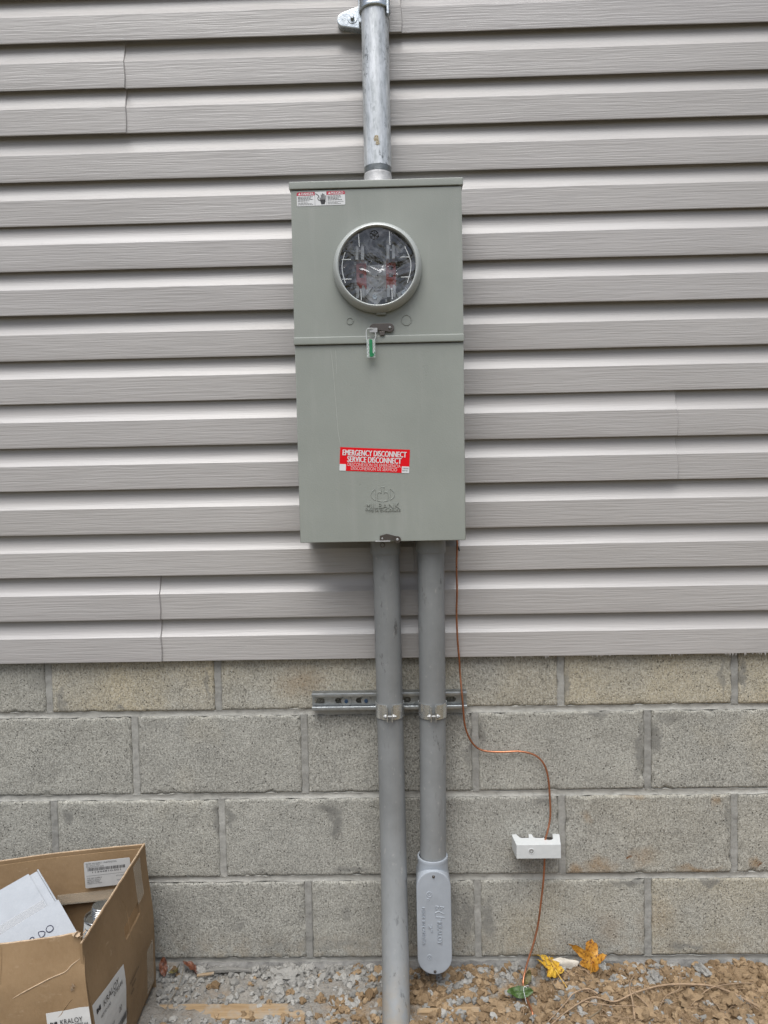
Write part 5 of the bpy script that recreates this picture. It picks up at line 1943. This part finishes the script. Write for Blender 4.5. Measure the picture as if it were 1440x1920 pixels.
STONES = [
    (-0.045, -0.050, 0.030, 0.020, 0.014, 'rubble_grey', 'large pale grey mortar lump against the wall left of the conduits'),
    (0.053, -0.036, 0.015, 0.011, 0.016, 'rubble_grey', 'upright light grey stone among tan clods near the wall'),
    (-0.125, -0.030, 0.013, 0.010, 0.010, 'rubble_grey', 'dark grey angular stone at the wall beside the flat mortar strip'),
    (0.040, -0.119, 0.011, 0.010, 0.008, 'clod_tan', 'tan clay lump at the right end of the half buried board'),
    (0.128, -0.117, 0.010, 0.010, 0.010, 'clod_tan', 'single ochre clay lump just left of the long conduit'),
    (-0.032, -0.100, 0.009, 0.008, 0.008, 'clod_tan', 'ochre clay lump in front of the large pale mortar lump'),
    (0.490, -0.022, 0.017, 0.012, 0.012, 'rubble_grey', 'grey crumbly mortar lump left of the copper wire by the wall'),
    (0.380, -0.052, 0.012, 0.010, 0.009, 'rubble_grey', 'grey stone right of the oblong fitting near the wall'),
    (0.384, -0.105, 0.011, 0.009, 0.008, 'rubble_grey', 'small grey stone between the oblong fitting and the green leaf'),
    (0.322, -0.076, 0.016, 0.011, 0.006, 'rubble_grey', 'flat pale stone in the soil right of the oblong fitting foot'),
    (0.712, -0.060, 0.016, 0.011, 0.010, 'rubble_grey', 'grey stone right of the orange leaf above the long root'),
    (0.808, -0.062, 0.020, 0.014, 0.012, 'rubble_grey', 'large rough grey lump above the middle of the long root'),
    (0.930, -0.030, 0.022, 0.012, 0.012, 'rubble_grey', 'grey mortar lump against the wall at the right'),
    (0.985, -0.090, 0.011, 0.009, 0.008, 'rubble_grey', 'whitish grey stone near the right end of the root'),
    (-0.322, -0.118, 0.012, 0.010, 0.009, 'rubble_grey', 'pale grey stone beside the cardboard box corner'),
    (-0.270, -0.085, 0.012, 0.010, 0.009, 'rubble_grey', 'grey stone between the box and the reddish leaf'),
    (0.612, -0.088, 0.008, 0.012, 0.006, 'rubble_grey', 'shiny pale blue grey stone chip below the yellow leaf'),
    (0.745, -0.185, 0.020, 0.016, 0.014, 'clod_tan', 'big tan clay clod under the fork of the root'),
    (0.850, -0.165, 0.024, 0.018, 0.018, 'clod_tan', 'largest tan clay clod below the arch of the long root'),
    (0.930, -0.185, 0.018, 0.015, 0.014, 'clod_tan', 'tan clay clod at the bottom right below the root end'),
]
for i, (x, y, a, c, h, mat, lab) in enumerate(STONES):
    co, tr = rock_template(i * 1.31 + 2.0, 3, 0.75, 1.0)
    p = co * np.array([a, c, h]) @ np.array(Matrix.Rotation(i * 0.7, 3, 'Z')).T
    z = gh(x, y)
    p = p + np.array([x, y, z + h * 0.45])
    me = bpy.data.meshes.new('stone')
    me.from_pydata(p.tolist(), [], tr.tolist())
    at = me.attributes.new('rnd', 'FLOAT', 'POINT')
    at.data.foreach_set('value', np.full(len(p), 0.35 + 0.5 * random.random(), dtype=np.float32))
    tag(link('stone', me, mat, None, (x, y, z), 40), lab, 'stone', 'stones and clods on the soil')

# half buried boards
for (x0, x1, y0, y1, z, lab) in ((-0.40, 0.045, -0.172, -0.130, 0.0030, 'long half buried pale wooden board left of the conduit'),
                                 (0.255, 0.462, -0.164, -0.1525, 0.009, 'thin pale wooden strip in the soil right of the conduit')):
    b = B()
    n = 40
    rows = []
    for i in range(n + 1):
        x = x0 + (x1 - x0) * i / n
        e = 0.0016 * nz(x * 30, 3)
        zz = z + 0.0012 * nz(x * 12, 8) + 0.0045
        if i in (0, n):
            zz -= 0.004
        rows.append([b.bm.verts.new(q) for q in ((x, y0 + e, zz - 0.03), (x, y0 + e, zz - 0.002), (x, y0 + e + 0.002, zz), (x, y1 - e, zz + 0.001), (x, y1 - e, zz - 0.03))])
    for a, c in zip(rows[:-1], rows[1:]):
        for k in range(4):
            b.bm.faces.new((a[k], c[k], c[k + 1], a[k + 1]))
    b.bm.faces.new(rows[0])
    b.bm.faces.new(rows[-1][::-1])
    tag(b.add('wooden_board', 'wood', None, ((x0 + x1) / 2, (y0 + y1) / 2, 0)), lab, 'board', 'boards half buried in the soil')


def leaf(name, outline, base, size, yaw, pitch, roll, curl, mat, label, seed, stem=True):
    """outline: list of (angle, radius); fan with rings, curled"""
    bm = bmesh.new()
    rings = 6
    n = len(outline)
    Rm = Matrix.Rotation(yaw, 3, 'Z') @ Matrix.Rotation(pitch, 3, 'X') @ Matrix.Rotation(roll, 3, 'Y')
    top, bot = [], []

    def pt(a, r, dz):
        x, y = r * math.sin(a), r * math.cos(a)
        z = curl * r * r * (0.6 + 0.8 * math.sin(a * 2 + seed)) + 0.42 * nz(x * 2.1 + seed, y * 2.1, 1) * r + 0.05 * nz(x * 7, y * 7, seed) + dz
        return Vector(base) + Rm @ (Vector((x, y, z)) * size)
    V = {}
    for lay, dz in ((0, 0.0), (1, -0.02)):
        V[lay, 0, 0] = bm.verts.new(pt(0, 0, dz))
        for k in range(1, rings + 1):
            for i, (a, r) in enumerate(outline):
                V[lay, k, i] = bm.verts.new(pt(a, r * k / rings, dz))
    for lay in (0, 1):
        for i in range(n):
            j = (i + 1) % n
            f = [V[lay, 0, 0], V[lay, 1, i], V[lay, 1, j]]
            bm.faces.new(f if lay else f[::-1])
            for k in range(1, rings):
                f = [V[lay, k, i], V[lay, k + 1, i], V[lay, k + 1, j], V[lay, k, j]]
                bm.faces.new(f if lay else f[::-1])
    for i in range(n):
        j = (i + 1) % n
        bm.faces.new((V[0, rings, i], V[0, rings, j], V[1, rings, j], V[1, rings, i]))
    bmesh.ops.recalc_face_normals(bm, faces=bm.faces[:])
    me = bpy.data.meshes.new(name)
    bm.to_mesh(me)
    bm.free()
    t_ = thing(name, label, 'leaf', base, 'fallen leaves at the foot of the wall')
    link('leaf_blade', me, mat, t_, smooth=60)
    b = B()
    d0 = Vector(base)
    b.tube([d0 + Rm @ (Vector((0.0, 0.5, 0.03)) * size), d0 + Rm @ (Vector((0, 0, 0.015)) * size), d0 + Rm @ (Vector((0.05, -0.45, 0.05)) * size), d0 + Rm @ (Vector((0.1, -0.9 if stem else -0.6, 0.1)) * size)], size * 0.022, 5, 5)
    b.add('leaf_stalk', mat, t_)


def maple(seed):
    o = []
    lobes = [(0, 1.0), (R(52), 0.88), (R(-52), 0.9), (R(108), 0.55), (R(-108), 0.58)]
    for i in range(90):
        a = -PI + 2 * PI * i / 90
        r = 0.34
        for la_, lr_ in lobes:
            d = abs((a - la_ + PI) % (2 * PI) - PI)
            w = R(31)
            if d < w:
                k = 1 - d / w
                r = max(r, 0.34 + (lr_ - 0.34) * k ** 0.95 + 0.13 * lr_ * math.sin(k * 15 + seed) * (1 - k) ** 0.7 * k)
        o.append((a, r * (1 + 0.04 * nz(i * 1.1, seed))))
    return o


def oval(w, point=1.4):
    o = []
    for i in range(48):
        a = -PI + 2 * PI * i / 48
        x, y = w * math.sin(a), math.cos(a)
        x *= (1 - abs(y) ** point * 0.35)
        o.append((math.atan2(x, y), math.hypot(x, y)))
    return o


leaf('fallen_leaf', maple(1), (0.578, -0.050, 0.032), 0.052, R(28), R(40), R(14), -0.75, 'leaf_yellow', 'bright yellow spotted maple leaf by the copper wire', 1.2)
leaf('fallen_leaf', maple(4), (0.668, -0.036, 0.034), 0.052, R(-30), R(62), R(-18), 0.85, 'leaf_orange', 'curled orange brown maple leaf standing against the wall', 3.7)
leaf('fallen_leaf', oval(0.42), (0.486, -0.1235, 0.028), 0.030, R(96), R(4), R(-38), 0.12, 'leaf_green', 'glossy green oval leaf lying over the wire end', 2.2)
leaf('fallen_leaf', oval(0.52), (-0.282, -0.026, 0.024), 0.024, R(65), R(30), R(18), 0.5, 'leaf_brown', 'small dark reddish brown leaf at the wall near the box', 5.1)
leaf('fallen_leaf', oval(0.5), (-0.349, -0.024, 0.022), 0.021, R(20), R(45), R(12), 0.4, 'leaf_brown', 'dark curled leaf tucked behind the cardboard box corner', 6.3)
leaf('fallen_leaf', oval(0.45), (-0.318, -0.030, 0.018), 0.015, R(-70), R(25), R(0), 0.4, 'leaf_olive', 'tiny olive leaf between the box and the reddish leaf', 7.7)
leaf('fallen_leaf', oval(0.5), (0.512, -0.066, 0.018), 0.018, R(-40), R(35), R(12), 0.4, 'leaf_olive', 'dull olive leaf behind the copper wire on the rubble', 8.4)
# pale flat stone behind the yellow leaf
co, tr = rock_template(44.2, 3, 0.3, 1.0)
p = co * np.array([0.034, 0.006, 0.017]) + np.array([0.606, -0.020, 0.020])
me = bpy.data.meshes.new('stone')
me.from_pydata(p.tolist(), [], tr.tolist())
M['pale_stone'] = simple('pale_stone', (0.62, 0.57, 0.48), 0.9, 0, 0.12, 60, 0.001, 200)
tag(link('stone', me, 'pale_stone', None, (0.606, -0.02, 0.005), 60), 'smooth cream coloured flat stone leaning behind the yellow leaf', 'stone', 'stones and clods on the soil')
# flat mortar strip by the wall
b = B()
b.tube([(-0.245, -0.028, 0.014), (-0.20, -0.026, 0.017), (-0.16, -0.026, 0.016), (-0.132, -0.027, 0.013)], [0.005, 0.007, 0.005, 0.003], 7, 6)
o = tag(b.add('mortar_strip', 'rubble_grey', None, (-0.19, -0.027, 0.01)), 'long grey squeezed out mortar strip lying along the wall foot', 'mortar')
b = B()
b.box((-0.262, -0.048, 0.016), (-0.222, -0.040, 0.020), 0.001)
b.bm.transform(Matrix.Translation((-0.242, -0.044, 0.018)) @ Matrix.Rotation(R(12), 4, 'Z') @ Matrix.Translation((0.242, 0.044, -0.018)))
tag(b.add('wood_splinter', 'wood', None, (-0.242, -0.044, 0.014)), 'short pale wood splinter beside the reddish leaf', 'splinter')


def root_obj(name, pts, r, mat, label, lift=0.0, grp='roots and stems on the soil'):
    b = B()
    P = []
    for (x, y, h) in pts:
        P.append((x, y, gh(x, y) + h + lift))
    n = len(P)
    b.tube(P, [r * (1 - 0.55 * i / (n - 1)) for i in range(n)], 8, 6)
    x, y, z = P[0]
    tag(b.add(name, mat, None, (x, y, z), 60), label, 'root' if 'root' in name else 'stem', grp)


root_obj('root', [(0.995, -0.214, 0.004), (0.962, -0.165, 0.008), (0.923, -0.120, 0.016), (0.869, -0.104, 0.020), (0.807, -0.108, 0.018), (0.740, -0.130, 0.016), (0.690, -0.143, 0.012), (0.645, -0.134, 0.012), (0.583, -0.170, 0.010), (0.527, -0.216, 0.006)], 0.0029, 'root', 'long thin tan root arching over the clods at the right')
root_obj('root', [(0.661, -0.116, 0.006), (0.640, -0.106, 0.014), (0.606, -0.120, 0.014), (0.583, -0.142, 0.010), (0.523, -0.208, 0.006)], 0.0022, 'root', 'short tan root beside the long root under the yellow leaf')
root_obj('root', [(0.716, -0.204, 0.006), (0.728, -0.150, 0.014), (0.731, -0.120, 0.016), (0.748, -0.075, 0.012), (0.769, -0.045, 0.006)], 0.0024, 'root', 'thin root crossing the long root towards the wall')
root_obj('root', [(0.735, -0.125, 0.016), (0.752, -0.160, 0.016), (0.765, -0.205, 0.008)], 0.0018, 'root', 'fine rootlet hanging from the root crossing towards the viewer')
root_obj('dry_stem', [(0.530, -0.020, 0.115), (0.541, -0.030, 0.075), (0.556, -0.055, 0.030), (0.575, -0.095, 0.008), (0.590, -0.13, 0.002)], 0.0011, 'twig', 'thin dry grass stem leaning past the copper wire')
root_obj('dry_stem', [(0.548, -0.02, 0.105), (0.552, -0.034, 0.065), (0.566, -0.06, 0.02)], 0.0008, 'twig', 'shorter dry stem behind the copper wire')
root_obj('dry_stem', [(-0.300, -0.010, 0.03), (-0.296, -0.060, 0.016), (-0.300, -0.11, 0.010), (-0.306, -0.17, 0.004)], 0.0009, 'twig', 'wispy dark stem on the grey rubble beside the box')
root_obj('dry_stem', [(0.505, -0.122, 0.03), (0.499, -0.118, 0.034), (0.494, -0.126, 0.03), (0.497, -0.146, 0.012)], 0.0009, 'rib', 'pale curled tendril over the green leaf')
root_obj('dry_stem', [(0.62, -0.20, 0.01), (0.65, -0.175, 0.012), (0.66, -0.15, 0.010)], 0.0014, 'twig', 'dark stick fragment under the long root')
root_obj('dry_stem', [(0.02, -0.155, 0.012), (0.03, -0.185, 0.012), (0.04, -0.21, 0.004)], 0.0010, 'twig', 'small twig at the right end of the wooden board')

# loose straw and root hairs in the clods at the right
b = B()
rg = random.Random(31)
for i in range(170):
    x = rg.gauss(0.80, 0.16)
    y = rg.uniform(-0.24, -0.03)
    if not 0.45 < x < 1.25:
        continue
    a = rg.uniform(0, PI)
    l = rg.uniform(0.01, 0.045)
    pts = []
    for k in range(4):
        q = k / 3 - 0.5
        xx, yy = x + math.cos(a) * l * q + rg.uniform(-.003, .003), y + math.sin(a) * l * q + rg.uniform(-.003, .003)
        pts.append((xx, yy, gh(xx, yy) + rg.uniform(0.003, 0.014)))
    b.tube(pts, rg.uniform(0.0004, 0.0009), 4, 3)
tag(b.add('dry_straw', 'root', None, (0, 0, 0), 60), 'loose dry straw and root hairs strewn over the clods', 'straw', kind='stuff')

root_obj('root', [(0.86, -0.070, 0.012), (0.84, -0.120, 0.018), (0.80, -0.150, 0.020), (0.77, -0.190, 0.012)], 0.0016, 'root', 'thin root curving down under the large rough grey lump')
root_obj('root', [(1.02, -0.080, 0.008), (0.97, -0.110, 0.016), (0.90, -0.140, 0.022), (0.84, -0.190, 0.014)], 0.0016, 'root', 'thin root running below the right arch of the long root')
root_obj('root', [(0.62, -0.140, 0.010), (0.68, -0.165, 0.016), (0.73, -0.170, 0.016), (0.79, -0.200, 0.008)], 0.0014, 'root', 'wiry root just below the middle bend of the long root')
